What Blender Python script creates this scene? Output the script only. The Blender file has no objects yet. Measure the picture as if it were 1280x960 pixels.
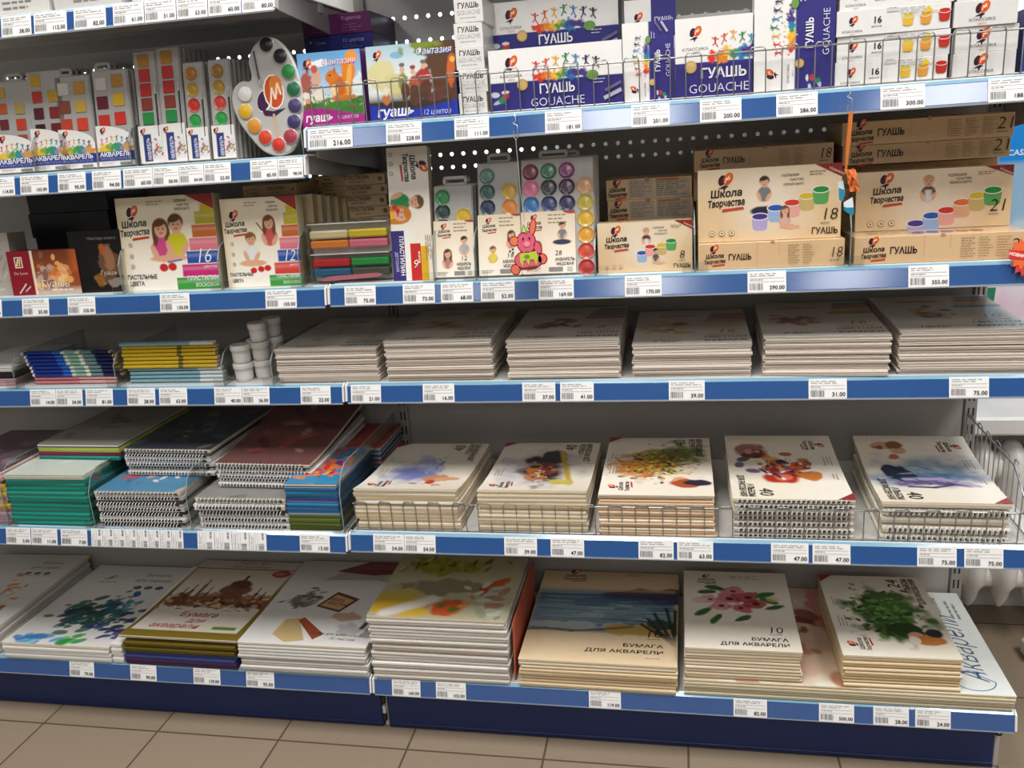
import bpy, math, random
import numpy as np
from mathutils import Vector
# ------------------------------------------------------------------ camera, world, lamps, exposure
sc = bpy.context.scene
COL = sc.collection
random.seed(7)
CAM = np.array([.6404, -1.8329, 1.2257]); YAW, PITCH, ROLL, FPX = .2026, .2843, -.0702, 1077.26
def cam_axes():
    cy, sy, cp, sp, cr, sr = math.cos(YAW), math.sin(YAW), math.cos(PITCH), math.sin(PITCH), math.cos(ROLL), math.sin(ROLL)
    f = np.array([-sy*cp, cy*cp, -sp]); r0 = np.array([cy, sy, 0]); u0 = np.cross(r0, f)
    return cr*r0+sr*u0, -sr*r0+cr*u0, f
cr_, cu_, cf_ = cam_axes()
cd = bpy.data.cameras.new('camera'); cam = bpy.data.objects.new('camera', cd); COL.objects.link(cam)
cd.sensor_fit = 'HORIZONTAL'; cd.sensor_width = 36; cd.lens = 36*FPX/1280; cd.clip_start = .02; cd.clip_end = 60
from mathutils import Matrix
cam.matrix_world = Matrix(((cr_[0], cu_[0], -cf_[0], CAM[0]), (cr_[1], cu_[1], -cf_[1], CAM[1]), (cr_[2], cu_[2], -cf_[2], CAM[2]), (0, 0, 0, 1)))
sc.camera = cam
def at(px, py, y):                                      # a pixel of the photo carried to the upright plane at depth y -> X, Z
    d = cf_+cr_*(px-640)/FPX-cu_*(py-480)/FPX
    p = CAM+d*(y-CAM[1])/d[1]
    return p[0], p[2]
w = bpy.data.worlds.new('shop_ambient'); sc.world = w; w.use_nodes = True
bg = w.node_tree.nodes['Background']; bg.inputs[0].default_value = (1, .985, .965, 1); bg.inputs[1].default_value = .23
def area(name, loc, sx, sy, power, col, rot=(0, 0, 0)):
    l = bpy.data.lights.new(name, 'AREA'); l.shape = 'RECTANGLE'; l.size = sx; l.size_y = sy; l.energy = power; l.color = col
    o = bpy.data.objects.new(name, l); COL.objects.link(o); o.location = loc; o.rotation_euler = rot
    return o
WARM = (1, .985, .962)
for lx in (-1.45, .33, 2.15):                            # rows of ceiling panels over the aisle
    for ly, pw, sy in ((-1.38, 50, 1.2), (-3.95, 23, 1.2), (-7.1, 27, 1.2)):
        area('ceiling_lamp', (lx, ly, 3.1), .6, sy, pw*(1.2 if lx > 0 else .5), WARM)
sc.view_settings.view_transform = 'Standard'; sc.view_settings.look = 'None'; sc.view_settings.gamma = 1
sc.view_settings.use_curve_mapping = False; sc.view_settings.exposure = -0.2
# ------------------------------------------------------------------ helpers
_hc = {}
def H(h):                                                # sRGB hex -> linear
    if not isinstance(h, str): return np.asarray(h, float)
    if h not in _hc:
        c = np.array([int(h[i:i+2], 16)/255 for i in (0, 2, 4)])
        _hc[h] = np.where(c <= .04045, c/12.92, ((c+.055)/1.055)**2.4)
    return _hc[h]
_mats = {}
def mat(name):
    if name in _mats: return _mats[name]
    m = bpy.data.materials.new(name); m.use_nodes = True; nt = m.node_tree; N, L = nt.nodes, nt.links
    b = N['Principled BSDF']; out = N['Material Output']
    rough, spec, metal, coat, bump, bs = {'paper': (.6, .3, 0, 0, .04, 900), 'gloss': (.3, .45, 0, 0, .02, 60), 'plastic': (.33, .5, 0, 0, .02, 90),
        'steel': (.42, .45, 0, 0, .03, 400), 'rail': (.15, .8, 0, 1.0, .02, 14), 'chrome': (.3, .5, .85, 0, .02, 300), 'pan': (.3, .5, 0, .35, .05, 40),
        'cover': (.2, .5, 0, .15, .03, 14), 'wall': (.8, .2, 0, 0, .06, 60), 'radiator': (.35, .5, 0, 0, .04, 40), 'tag': (.5, .4, 0, .1, .02, 120)}.get(name, (.5, .4, 0, 0, .02, 50))
    at_ = N.new('ShaderNodeAttribute'); at_.attribute_name = 'Col'
    tc = N.new('ShaderNodeTexCoord'); nz = N.new('ShaderNodeTexNoise'); nz.inputs['Scale'].default_value = bs; nz.inputs['Detail'].default_value = 2
    L.new(tc.outputs['Object'], nz.inputs['Vector'])
    mx = N.new('ShaderNodeMix'); mx.data_type = 'RGBA'; mx.blend_type = 'MULTIPLY'; mx.inputs[0].default_value = .10
    L.new(at_.outputs['Color'], mx.inputs[6]); L.new(nz.outputs['Fac'], mx.inputs[7]); L.new(mx.outputs[2], b.inputs['Base Color'])
    bp = N.new('ShaderNodeBump'); bp.inputs['Strength'].default_value = bump; bp.inputs['Distance'].default_value = .004
    L.new(nz.outputs['Fac'], bp.inputs['Height']); L.new(bp.outputs['Normal'], b.inputs['Normal'])
    b.inputs['Roughness'].default_value = rough; b.inputs['Specular IOR Level'].default_value = spec; b.inputs['Metallic'].default_value = metal
    b.inputs['Coat Weight'].default_value = coat; b.inputs['Coat Roughness'].default_value = .14
    if name == 'clear':
        tr = N.new('ShaderNodeBsdfTransparent'); tr.inputs[0].default_value = (.93, .945, .94, 1); gl = N.new('ShaderNodeBsdfGlossy'); gl.inputs['Roughness'].default_value = .12
        fr = N.new('ShaderNodeLayerWeight'); fr.inputs[0].default_value = .25; ms = N.new('ShaderNodeMixShader')
        ad = N.new('ShaderNodeMath'); ad.operation = 'MULTIPLY_ADD'; ad.inputs[1].default_value = .45; ad.inputs[2].default_value = .02; L.new(fr.outputs['Fresnel'], ad.inputs[0])
        L.new(ad.outputs[0], ms.inputs[0]); L.new(tr.outputs[0], ms.inputs[1]); L.new(gl.outputs[0], ms.inputs[2]); L.new(ms.outputs[0], out.inputs[0])
    if name == 'daylight':
        em = N.new('ShaderNodeEmission'); em.inputs[1].default_value = 4.0; L.new(at_.outputs['Color'], em.inputs[0]); L.new(em.outputs[0], out.inputs[0])
    if name == 'tile':
        mp = N.new('ShaderNodeMapping'); mp.inputs['Location'].default_value = (.803+.2895*8, .395+.2895*20, 0); L.new(tc.outputs['Object'], mp.inputs[0])
        br = N.new('ShaderNodeTexBrick'); br.offset = 0; br.inputs['Scale'].default_value = 1; br.inputs['Mortar Size'].default_value = .0026; br.inputs['Mortar Smooth'].default_value = .2
        br.inputs['Brick Width'].default_value = .2895; br.inputs['Row Height'].default_value = .2895
        br.inputs['Color1'].default_value = (*H('998874'), 1); br.inputs['Color2'].default_value = (*H('93826e'), 1); br.inputs['Mortar'].default_value = (*H('5e5042'), 1)
        L.new(mp.outputs[0], br.inputs['Vector'])
        n2 = N.new('ShaderNodeTexNoise'); n2.inputs['Scale'].default_value = 420; n2.inputs['Detail'].default_value = 3; L.new(tc.outputs['Object'], n2.inputs['Vector'])
        rp = N.new('ShaderNodeMapRange'); rp.inputs[1].default_value = .3; rp.inputs[2].default_value = .7; rp.inputs[3].default_value = .78; rp.inputs[4].default_value = 1.12; L.new(n2.outputs['Fac'], rp.inputs[0])
        m2 = N.new('ShaderNodeMix'); m2.data_type = 'RGBA'; m2.blend_type = 'MULTIPLY'; m2.inputs[0].default_value = 1
        L.new(br.outputs['Color'], m2.inputs[6]); L.new(rp.outputs[0], m2.inputs[7]); L.new(m2.outputs[2], b.inputs['Base Color'])
    _mats[name] = m
    return m
def tag(o, label=None, cat=None, group=None, kind=None):
    for k, v in (('label', label), ('category', cat), ('group', group), ('kind', kind)):
        if v: o[k] = v
    return o
def thing(name, label, cat, loc=(0, 0, 0), rot=(0, 0, 0), group=None):
    o = bpy.data.objects.new(name, None); COL.objects.link(o); o.location = loc; o.rotation_euler = rot; o.empty_display_size = .02
    return tag(o, label, cat, group)
class M:                                                 # mesh collector with a colour per vertex
    def __init__(s): s.v = []; s.c = []; s.l = []; s.t = []; s.mi = []; s.sm = []; s.n = 0; s.mats = []
    def add(s, v, f, col, m='paper', smooth=False):
        v = np.asarray(v, float).reshape(-1, 3); c = H(col)
        s.v.append(v); s.c.append(np.broadcast_to(c, (len(v), 3)))
        if m not in s.mats: s.mats.append(m)
        k = s.mats.index(m)
        if isinstance(f, np.ndarray):
            s.l.append((f+s.n).ravel()); nf = len(f); s.t.append(np.full(nf, f.shape[1]))
        else:
            nf = len(f); s.l.append(np.array([i for q in f for i in q])+s.n); s.t.append(np.array([len(q) for q in f]))
        s.mi.append(np.full(nf, k)); s.sm.append(np.full(nf, smooth)); s.n += len(v)
        return s
    def mesh(s, name):
        me = bpy.data.meshes.new(name)
        v = np.concatenate(s.v); l = np.concatenate(s.l).astype(np.int32); t = np.concatenate(s.t).astype(np.int32)
        me.vertices.add(len(v)); me.loops.add(len(l)); me.polygons.add(len(t))
        me.vertices.foreach_set('co', v.astype(np.float32).ravel()); me.loops.foreach_set('vertex_index', l)
        me.polygons.foreach_set('loop_start', np.concatenate(([0], np.cumsum(t)[:-1])).astype(np.int32))
        for n in s.mats: me.materials.append(mat(n))
        me.polygons.foreach_set('material_index', np.concatenate(s.mi).astype(np.int32)); me.polygons.foreach_set('use_smooth', np.concatenate(s.sm))
        a = me.color_attributes.new('Col', 'FLOAT_COLOR', 'POINT'); c = np.ones((len(v), 4), np.float32); c[:, :3] = np.concatenate(s.c)
        a.data.foreach_set('color', c.ravel()); me.update(calc_edges=True); me.validate()
        return me
    def build(s, name, parent=None, loc=(0, 0, 0), rot=(0, 0, 0), me=None):
        o = bpy.data.objects.new(name, me or s.mesh(name)); COL.objects.link(o); o.location = loc; o.rotation_euler = rot
        if parent: o.parent = parent
        return o
    def quad(s, a, b, c, d, col, m='paper'): return s.add([a, b, c, d], [(0, 1, 2, 3)], col, m)
    def cbox(s, x0, x1, y0, y1, z0, z1, col, b=.0008, m='paper', front=None, top=None, right=None, left=None):   # box with chamfered edges
        b = min(b, (x1-x0)*.45, (y1-y0)*.45, (z1-z0)*.45); X = (x0, x1); Y = (y0, y1); Z = (z0, z1); vs = []; idx = {}
        for i in (0, 1):
            for j in (0, 1):
                for k in (0, 1):
                    for a in range(3):
                        p = [X[i], Y[j], Z[k]]
                        for q, (e, lo) in enumerate(((i, X), (j, Y), (k, Z))):
                            if q != a: p[q] += b if e == 0 else -b
                        idx[i, j, k, a] = len(vs); vs.append(p)
        g = idx
        faces = {'left': [(0, 0, 0), (0, 0, 1), (0, 1, 1), (0, 1, 0)], 'right': [(1, 0, 0), (1, 1, 0), (1, 1, 1), (1, 0, 1)]}
        def face(pts, a): return [g[p+(a,)] for p in pts]
        F = {'left': face(faces['left'], 0), 'right': face(faces['right'], 0),
             'front': face([(0, 0, 0), (1, 0, 0), (1, 0, 1), (0, 0, 1)], 1), 'back': face([(0, 1, 0), (0, 1, 1), (1, 1, 1), (1, 1, 0)], 1),
             'bottom': face([(0, 0, 0), (0, 1, 0), (1, 1, 0), (1, 0, 0)], 2), 'top': face([(0, 0, 1), (1, 0, 1), (1, 1, 1), (0, 1, 1)], 2)}
        E = []
        for i in (0, 1):
            for j in (0, 1):
                E.append([g[i, j, 0, 0], g[i, j, 0, 1], g[i, j, 1, 1], g[i, j, 1, 0]]); E.append([g[i, 0, j, 0], g[i, 0, j, 2], g[i, 1, j, 2], g[i, 1, j, 0]])
                E.append([g[0, i, j, 1], g[0, i, j, 2], g[1, i, j, 2], g[1, i, j, 1]])
                for k in (0, 1): E.append([g[i, j, k, 0], g[i, j, k, 1], g[i, j, k, 2]])
        ctr = np.array([(x0+x1)/2, (y0+y1)/2, (z0+z1)/2]); V = np.array(vs)
        def fix(q):
            p = V[q]; n = np.cross(p[1]-p[0], p[2]-p[0]); return q if n@(p.mean(0)-ctr) > 0 else q[::-1]
        s.add(vs, [fix(q) for q in E]+[fix(F[k]) for k in ('back', 'bottom')], col, m)
        for k, cc in (('front', front), ('top', top), ('right', right), ('left', left)):
            q = fix(F[k]); s.add(V[q], [(0, 1, 2, 3)], cc or col, m)
        return s
    def tube(s, pts, r, col, m='chrome', n=6, closed=False, caps=True):
        P = np.asarray(pts, float); k = len(P); T = np.roll(P, -1, 0)-np.roll(P, 1, 0)
        if not closed: T[0] = P[1]-P[0]; T[-1] = P[-1]-P[-2]
        vs = []; up = None
        for i in range(k):
            t = T[i]/(np.linalg.norm(T[i])+1e-12)
            if up is None: up = np.array([0, 0, 1.]) if abs(t[2]) < .9 else np.array([0, 1., 0])
            a = np.cross(t, up); a /= np.linalg.norm(a)+1e-12; up = np.cross(a, t); rr = r[i] if hasattr(r, '__len__') else r
            for j in range(n): q = 2*math.pi*j/n; vs.append(P[i]+rr*(a*math.cos(q)+up*math.sin(q)))
        fs = [(i*n+j, i*n+(j+1) % n, ((i+1) % k)*n+(j+1) % n, ((i+1) % k)*n+j) for i in range(k if closed else k-1) for j in range(n)]
        s.add(vs, fs, col, m, True)
        if caps and not closed: s.add(vs[:n], [list(range(n))[::-1]], col, m); s.add(vs[-n:], [list(range(n))], col, m)
        return s
    def lathe(s, prof, col, m='plastic', n=20, o=(0, 0, 0), axis='z'):
        vs = []
        for r, h in prof:
            for j in range(n):
                a = 2*math.pi*j/n; x, y = r*math.cos(a), r*math.sin(a)
                vs.append((o[0]+x, o[1]+y, o[2]+h) if axis == 'z' else (o[0]+x, o[1]-h, o[2]+y))
        k = len(prof); fs = [(i*n+j, i*n+(j+1) % n, (i+1)*n+(j+1) % n, (i+1)*n+j) for i in range(k-1) for j in range(n)]
        cols = col
        if isinstance(col, list): cols = np.repeat(np.array([H(c) for c in col]), n, 0)
        return s.add(vs, fs, cols, m, True)
    def prism(s, pts, y0, y1, col, m='plastic', side=None):  # outline in x,z carried from y0 to y1
        n = len(pts); a = [(p[0], y0, p[1]) for p in pts]; b = [(p[0], y1, p[1]) for p in pts]
        s.add(a, [list(range(n))], col, m); s.add(b, [list(range(n))[::-1]], side or col, m)
        return s.add(a+b, [(j, j+n, (j+1) % n+n, (j+1) % n) for j in range(n)], side or col, m)
_tx = {}
def text2d(t, bold=0.):
    k = (t, bold)
    if k not in _tx:
        cu = bpy.data.curves.new('lettering', 'FONT'); cu.body = t; cu.resolution_u = 2; cu.offset = bold; cu.fill_mode = 'FRONT'
        o = bpy.data.objects.new('lettering', cu); COL.objects.link(o); dg = bpy.context.evaluated_depsgraph_get(); dg.update()
        me = bpy.data.meshes.new_from_object(o.evaluated_get(dg)); v = np.array([x.co[:2] for x in me.vertices]).reshape(-1, 2)
        f = [list(p.vertices) for p in me.polygons]
        bpy.data.objects.remove(o); bpy.data.curves.remove(cu); bpy.data.meshes.remove(me)
        _tx[k] = (v, f, float(v[:, 0].max()) if len(v) else 0.)
    return _tx[k]
def plane(o, u, v):
    o, u, v = (np.array(q, float) for q in (o, u, v)); n = np.cross(u, v)
    return lambda a, b, k: o+np.multiply.outer(a, u)+np.multiply.outer(b, v)+k*n
def noise(X, Y, f, seed):
    g = np.random.RandomState(seed).rand(64, 64); x = X*f+seed*3.7; y = Y*f+seed*1.3; i = np.floor(x).astype(int); j = np.floor(y).astype(int)
    a, b = x-i, y-j; a = a*a*(3-2*a); b = b*b*(3-2*b); q = lambda p, r: g[(j+r) % 64, (i+p) % 64]
    return (q(0, 0)*(1-a)+q(1, 0)*a)*(1-b)+(q(0, 1)*(1-a)+q(1, 1)*a)*b
class Canvas:                                            # a printed picture: colours on a fine grid, x and y from 0 to 1
    def __init__(c, w, h, res, base):
        c.nx, c.ny = max(2, int(w/res)), max(2, int(h/res)); c.r = h/w
        c.X, c.Y = np.meshgrid(np.linspace(0, 1, c.nx+1), np.linspace(0, 1, c.ny+1)); c.C = np.zeros(c.X.shape+(3,))+H(base); c.K = np.zeros(c.X.shape); c.sd = 1
    def mix(c, a, col): a = np.clip(a, 0, 1)[..., None]; c.K = np.maximum(c.K, a[..., 0]); c.C = c.C*(1-a)+H(col)*a
    def grad(c, col, y0, y1, alpha=1, horiz=False): t = ((c.X if horiz else c.Y)-y0)/(y1-y0); c.mix(np.clip(t, 0, 1)*alpha, col)
    def rect(c, x0, x1, y0, y1, col, a=1, soft=.004): c.mix(a*np.clip((c.X-x0)/soft+.5, 0, 1)*np.clip((x1-c.X)/soft+.5, 0, 1)*np.clip((c.Y-y0)/soft+.5, 0, 1)*np.clip((y1-c.Y)/soft+.5, 0, 1), col)
    def blob(c, x, y, rx, ry, col, rot=0, edge=.12, nz=0., fr=9, a=1):
        dx, dy = c.X-x, (c.Y-y)*c.r
        if rot: t = math.radians(rot); dx, dy = dx*math.cos(t)+dy*math.sin(t), -dx*math.sin(t)+dy*math.cos(t)
        d = np.sqrt((dx/rx)**2+(dy/ry)**2)
        if nz: c.sd += 1; d = d+nz*(noise(c.X, c.Y*c.r, fr, c.sd)*2-1)+nz*.5*(noise(c.X, c.Y*c.r, fr*2.7, c.sd+9)*2-1)
        c.mix(a*np.clip((1+edge-d)/(2*edge), 0, 1), col)
    def stroke(c, pts, wd, col, a=1):
        for (x0, y0), (x1, y1) in zip(pts, pts[1:]):
            ex, ey = x1-x0, (y1-y0)*c.r; L2 = ex*ex+ey*ey+1e-12; t = np.clip(((c.X-x0)*ex+(c.Y-y0)*c.r*ey)/L2, 0, 1)
            d = np.sqrt((c.X-x0-t*ex)**2+((c.Y-y0)*c.r-t*ey)**2); c.mix(a*np.clip(1.5-d/wd, 0, 1), col)
    def speck(c, n, x, y, sx, sy, cols, s0, s1, seed=1, asp=.5, rot=None, a=.9, edge=.15, gauss=True):
        R = random.Random(seed)
        for i in range(n):
            px, py = (R.gauss(x, sx), R.gauss(y, sy)) if gauss else (x+sx*R.uniform(-1, 1), y+sy*R.uniform(-1, 1)); s = R.uniform(s0, s1)
            c.blob(px, py, s, s*asp, R.choice(cols), R.uniform(0, 180) if rot is None else rot+R.gauss(0, 18), edge, a=a)
    def kid(c, x, y, s, hair, shirt, longhair=False, skin='e0ab8a', body=True):
        k = 1/c.r
        if body:
            c.blob(x, y-1.25*s*k, .72*s, .8*s, shirt, edge=.08); c.blob(x-.55*s, y-1.5*s*k, .2*s, .55*s, skin, 20); c.blob(x+.45*s, y-1.55*s*k, .2*s, .5*s, skin, -35)
        if longhair: c.blob(x-.42*s, y-.35*s*k, .2*s, .7*s, hair); c.blob(x+.42*s, y-.35*s*k, .2*s, .7*s, hair)
        c.blob(x, y+.15*s*k, .52*s, .5*s, hair, edge=.1); c.blob(x, y-.08*s*k, .42*s, .48*s, skin, edge=.1); c.blob(x-.1*s, y+.32*s*k, .42*s, .2*s, hair, 12)
        for q in (-.16, .16): c.blob(x+q*s, y-.02*s*k, .055*s, .05*s, '40302a')
        c.blob(x, y-.28*s*k, .13*s, .05*s, 'b04848')
class Print:                                             # lays pictures, flat shapes and lettering on one face of a mesh
    def __init__(p, m, surf, w, h, mt='gloss', n0=.00025): p.m, p.f, p.w, p.h, p.mt, p.k = m, surf, w, h, mt, n0
    def nk(p): p.k += .00003; return p.k
    def ccw(p): q = Print(p.m, lambda a, b, k: p.f(p.w-np.asarray(b), np.asarray(a), k), p.h, p.w, p.mt, p.k); return q
    def cw(p): q = Print(p.m, lambda a, b, k: p.f(np.asarray(b), p.h-np.asarray(a), k), p.h, p.w, p.mt, p.k); return q
    def canvas(p, base, res=.0018): p.cv = Canvas(p.w, p.h, res, base); return p.cv
    def lay(p, c=None, cut=False):                       # cut: keep only what was painted
        c = c or p.cv; nx, ny = c.nx+1, c.ny+1; v = p.f(c.X.ravel()*p.w, c.Y.ravel()*p.h, p.nk()); i = np.arange(nx*ny).reshape(ny, nx)
        q = np.stack([i[:-1, :-1], i[:-1, 1:], i[1:, 1:], i[1:, :-1]], -1).reshape(-1, 4)
        if cut: q = q[c.K.ravel()[q].min(1) > .35]
        p.m.add(v, q, c.C.reshape(-1, 3), p.mt)
    def poly(p, pts, col): a = np.array(pts, float); p.m.add(p.f(a[:, 0]*p.w, a[:, 1]*p.h, p.nk()), [list(range(len(a)))], col, p.mt)
    def rect(p, x, y, w, h, col): p.poly([(x, y), (x+w, y), (x+w, y+h), (x, y+h)], col)
    def disc(p, x, y, r, col, ry=None, rot=0, n=14):
        ry = ry or r; t = np.linspace(0, 2*math.pi, n, False); a = math.radians(rot); X, Y = r*np.cos(t), ry*np.sin(t); k = p.w/p.h
        p.poly(np.stack([x+X*math.cos(a)-Y*math.sin(a), y+k*(X*math.sin(a)+Y*math.cos(a))], -1), col)
    def line(p, pts, wd, col):
        for (a, b), (c, d) in zip(pts, pts[1:]):
            u = np.array([(c-a)*p.w, (d-b)*p.h]); L = np.linalg.norm(u)+1e-9; q = np.array([-u[1], u[0]])/L*wd*p.w/2; e = q/np.array([p.w, p.h])
            p.poly([(a-e[0], b-e[1]), (c-e[0], d-e[1]), (c+e[0], d+e[1]), (a+e[0], b+e[1])], col)
    def text(p, t, x, y, size, col, al='l', bold=0., sl=0., rot=0, width=None):   # size: letter height as a share of the width
        v, f, wd = text2d(t, bold)
        if not len(v): return
        s = size*p.w/.72; sx = s if width is None else width*p.w/wd
        X, Y = v[:, 0]*sx, v[:, 1]*s; X = X+Y*sl; W = wd*sx; X = X-(0 if al == 'l' else W/2 if al == 'c' else W)
        if rot: a = math.radians(rot); X, Y = X*math.cos(a)-Y*math.sin(a), X*math.sin(a)+Y*math.cos(a)
        p.m.add(p.f(X+x*p.w, Y+y*p.h, p.nk()), f, col, p.mt)
    def fine(p, x, y, w, rows, step, col, th=.35, seed=0):                   # small print too fine to read: broken grey lines
        R = random.Random(seed)
        for i in range(rows):
            q = 0; yy = y-i*step; end = w*R.uniform(.6, 1)
            while q < end: l = min(R.uniform(.08, .3)*w, end-q); p.rect(x+q, yy, l, step*th, col); q += l+.05*w
    def logo(p, x, y, s):                                                    # orange and plum oval over a swallow tail
        k = p.w/p.h
        p.disc(x-.3*s, y+.02*s*k, .27*s, '3a1a2a', .42*s, -18); p.disc(x+.17*s, y+.12*s*k, .33*s, 'd8501e', .5*s, -28)
        p.disc(x+.22*s, y+.22*s*k, .2*s, 'e87a2a', .28*s, -28)
        p.line([(x-.06*s, y-.2*s*k), (x+.02*s, y+.22*s*k), (x+.12*s, y+.02*s*k), (x+.2*s, y+.3*s*k), (x+.28*s, y+.08*s*k)], .075*s, 'f6e6d2')
        p.poly([(x-.62*s, y-.62*s*k), (x-.1*s, y-.36*s*k), (x+.2*s, y-.42*s*k), (x-.05*s, y-.62*s*k), (x-.15*s, y-.88*s*k), (x-.22*s, y-.6*s*k)], '3a1a2a')
    def school(p, x, y, s, col='2a211c'):                                    # the two-line lettered title with a red brush stroke
        k = p.w/p.h; p.logo(x, y+.72*s*k, s*.62)
        p.text('Школа', x, y-.05*s*k, s*.34, col, 'c', .03, .12, 3); p.text('Творчества', x, y-.5*s*k, s*.32, col, 'c', .03, .12, 3, width=s*1.75)
        p.poly([(x-.2*s, y-.78*s*k), (x+.85*s, y-.68*s*k), (x+.82*s, y-.56*s*k), (x-.15*s, y-.64*s*k)], 'c8452a')
    def pot(p, x, y, s, col, body):
        k = p.w/p.h
        p.poly([(x-.5*s, y), (x-.42*s, y-.75*s*k), (x-.25*s, y-.87*s*k), (x+.25*s, y-.87*s*k), (x+.42*s, y-.75*s*k), (x+.5*s, y)], body)
        p.disc(x, y, .54*s, 'e6e0d8', .24*s); p.disc(x, y, .46*s, col, .18*s)
def front(m, w, h, mt='gloss', y=0.): return Print(m, plane((-w/2, y, 0), (1, 0, 0), (0, 0, 1)), w, h, mt)
def topface(m, w, d, z, mt='gloss', zf=None):
    if zf is None: return Print(m, plane((-w/2, 0, z), (1, 0, 0), (0, 1, 0)), w, d, mt)
    return Print(m, lambda a, b, k: np.stack([np.asarray(a)-w/2, np.asarray(b)+0*np.asarray(a), z+zf(np.asarray(b))+k+0*np.asarray(a)], -1), w, d, mt, .0005)
def rightface(m, x, d, h, mt='gloss'): return Print(m, plane((x, 0, 0), (0, 1, 0), (0, 0, 1)), d, h, mt)
ORD = 'first second third fourth fifth sixth seventh eighth ninth tenth eleventh twelfth thirteenth fourteenth fifteenth sixteenth seventeenth eighteenth nineteenth twentieth twenty-first twenty-second twenty-third twenty-fourth'.split()
def slab(m, w, d, t, edge, cover, zf=None, mt='paper', ns=10, page=None, bot=None):   # one pad, book or folder: cover lines above and below the page edges
    zf = zf or (lambda s: s*0); n = ns if zf(np.array([.1]))[0] else 1; ys = np.linspace(0, d, n+1); z = zf(ys); x0, x1 = -w/2, w/2; e = min(.0008, t*.2); pg = H(page or edge)*.72+.28*H('f4e6cc')*(1 if not isinstance(edge, str) or max(H(edge)) > .45 else .2)
    lv = [(0, bot or cover), (e, bot or cover), (e, pg), (t*.52, pg), (t*.52, cover), (t, cover)]
    for (za, ca), (zb, cb) in ((lv[0], lv[1]), (lv[2], lv[3]), (lv[4], lv[5])):
        ins = .0013 if za == e and t > .003 else 0
        m.quad((x0+ins, ins, za+z[0]), (x1-ins, ins, za+z[0]), (x1-ins, ins, zb+z[0]), (x0+ins, ins, zb+z[0]), ca, mt)
        m.quad((x1, d, za+z[-1]), (x0, d, za+z[-1]), (x0, d, zb+z[-1]), (x1, d, zb+z[-1]), ca, mt)
        for i in range(n):
            m.quad((x1-ins, ys[i], za+z[i]), (x1-ins, ys[i+1], za+z[i+1]), (x1-ins, ys[i+1], zb+z[i+1]), (x1-ins, ys[i], zb+z[i]), ca, mt)
            m.quad((x0+ins, ys[i+1], za+z[i+1]), (x0+ins, ys[i], za+z[i]), (x0+ins, ys[i], zb+z[i]), (x0+ins, ys[i+1], zb+z[i+1]), ca, mt)
    for i in range(n):
        m.quad((x0, ys[i], t+z[i]), (x1, ys[i], t+z[i]), (x1, ys[i+1], t+z[i+1]), (x0, ys[i+1], t+z[i+1]), cover, mt)
        m.quad((x0, ys[i+1], z[i+1]), (x1, ys[i+1], z[i+1]), (x1, ys[i], z[i]), (x0, ys[i], z[i]), bot or cover, mt)
    return m
def rings(m, w, t, col, y=.002, z0=0., r=None, step=.0083, dark='38363a'):            # a wire spiral along one edge
    r = r or max(.0042, t*.56); n = int((w-.012)/step)
    for i in range(n):
        x = -w/2+.008+i*step
        m.tube([(x+.001*math.sin(a), y-.0035+r*math.cos(a), z0+t/2+r*.92*math.sin(a)) for a in np.linspace(-.25, 2*math.pi-.9, 8)], .0009, col, 'plastic', 4, caps=False)
        m.cbox(x+.0016, x+.0066, y-.0034, y+.0006, z0+t*.2, z0+t*.62, dark, .0001)  # dark block paints the shadow in the gap between rings
    return m
# ------------------------------------------------------------------ the setting
XL, XR = -1.25, 1.225
m = M(); m.quad((-4, -7.5, 0), (4.5, -7.5, 0), (4.5, .30, 0), (-4, .30, 0), 'a8977f', 'tile'); tag(m.build('floor'), kind='structure')
m = M(); WALL = 'c9c6c0'
for a in ((-3, 4.2, 0, .55), (-3, 4.2, 2.25, 3.1), (-3, -1.7, .55, 2.25), (.36, 1.12, .55, 2.25), (2.9, 4.2, .55, 2.25)): m.cbox(a[0], a[1], .27, .40, a[2], a[3], WALL, .001, 'wall')
tag(m.build('wall_back'), kind='structure')
for k, (x0, x1) in enumerate(((-1.7, .36), (1.12, 2.9))):
    t = thing('window_%d' % (k+1), None, None, ((x0+x1)/2, .34, .55)); t['kind'] = 'structure'; wd = x1-x0; m = M()
    for a in ((-wd/2, -wd/2+.05, 0, 1.7), (wd/2-.05, wd/2, 0, 1.7), (-wd/2, wd/2, 0, .05), (-wd/2, wd/2, 1.65, 1.7), (.28, .33, 0, 1.7)): m.cbox(a[0], a[1], -.03, .03, a[2], a[3], 'e8e8e6', .004, 'plastic')
    wf = m.build('window_frame', t); g = M(); g.cbox(-wd/2+.04, wd/2-.04, -.003, .003, .04, 1.66, 'ffffff', .0005, 'clear'); g.build('window_glass', wf)
m = M(); m.quad((-3, .75, -.2), (4.5, .75, -.2), (4.5, .75, 3.2), (-3, .75, 3.2), 'e6f0ff', 'daylight'); tag(m.build('daylight_sheet'), kind='structure')   # glowing sheet added beyond the glass to stand in for overcast daylight
m = M(); m.cbox(-1.8, 3, .06, .31, .53, .572, 'ecebe8', .006, 'plastic'); tag(m.build('trim_2'), kind='structure')     # white window sill
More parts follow.
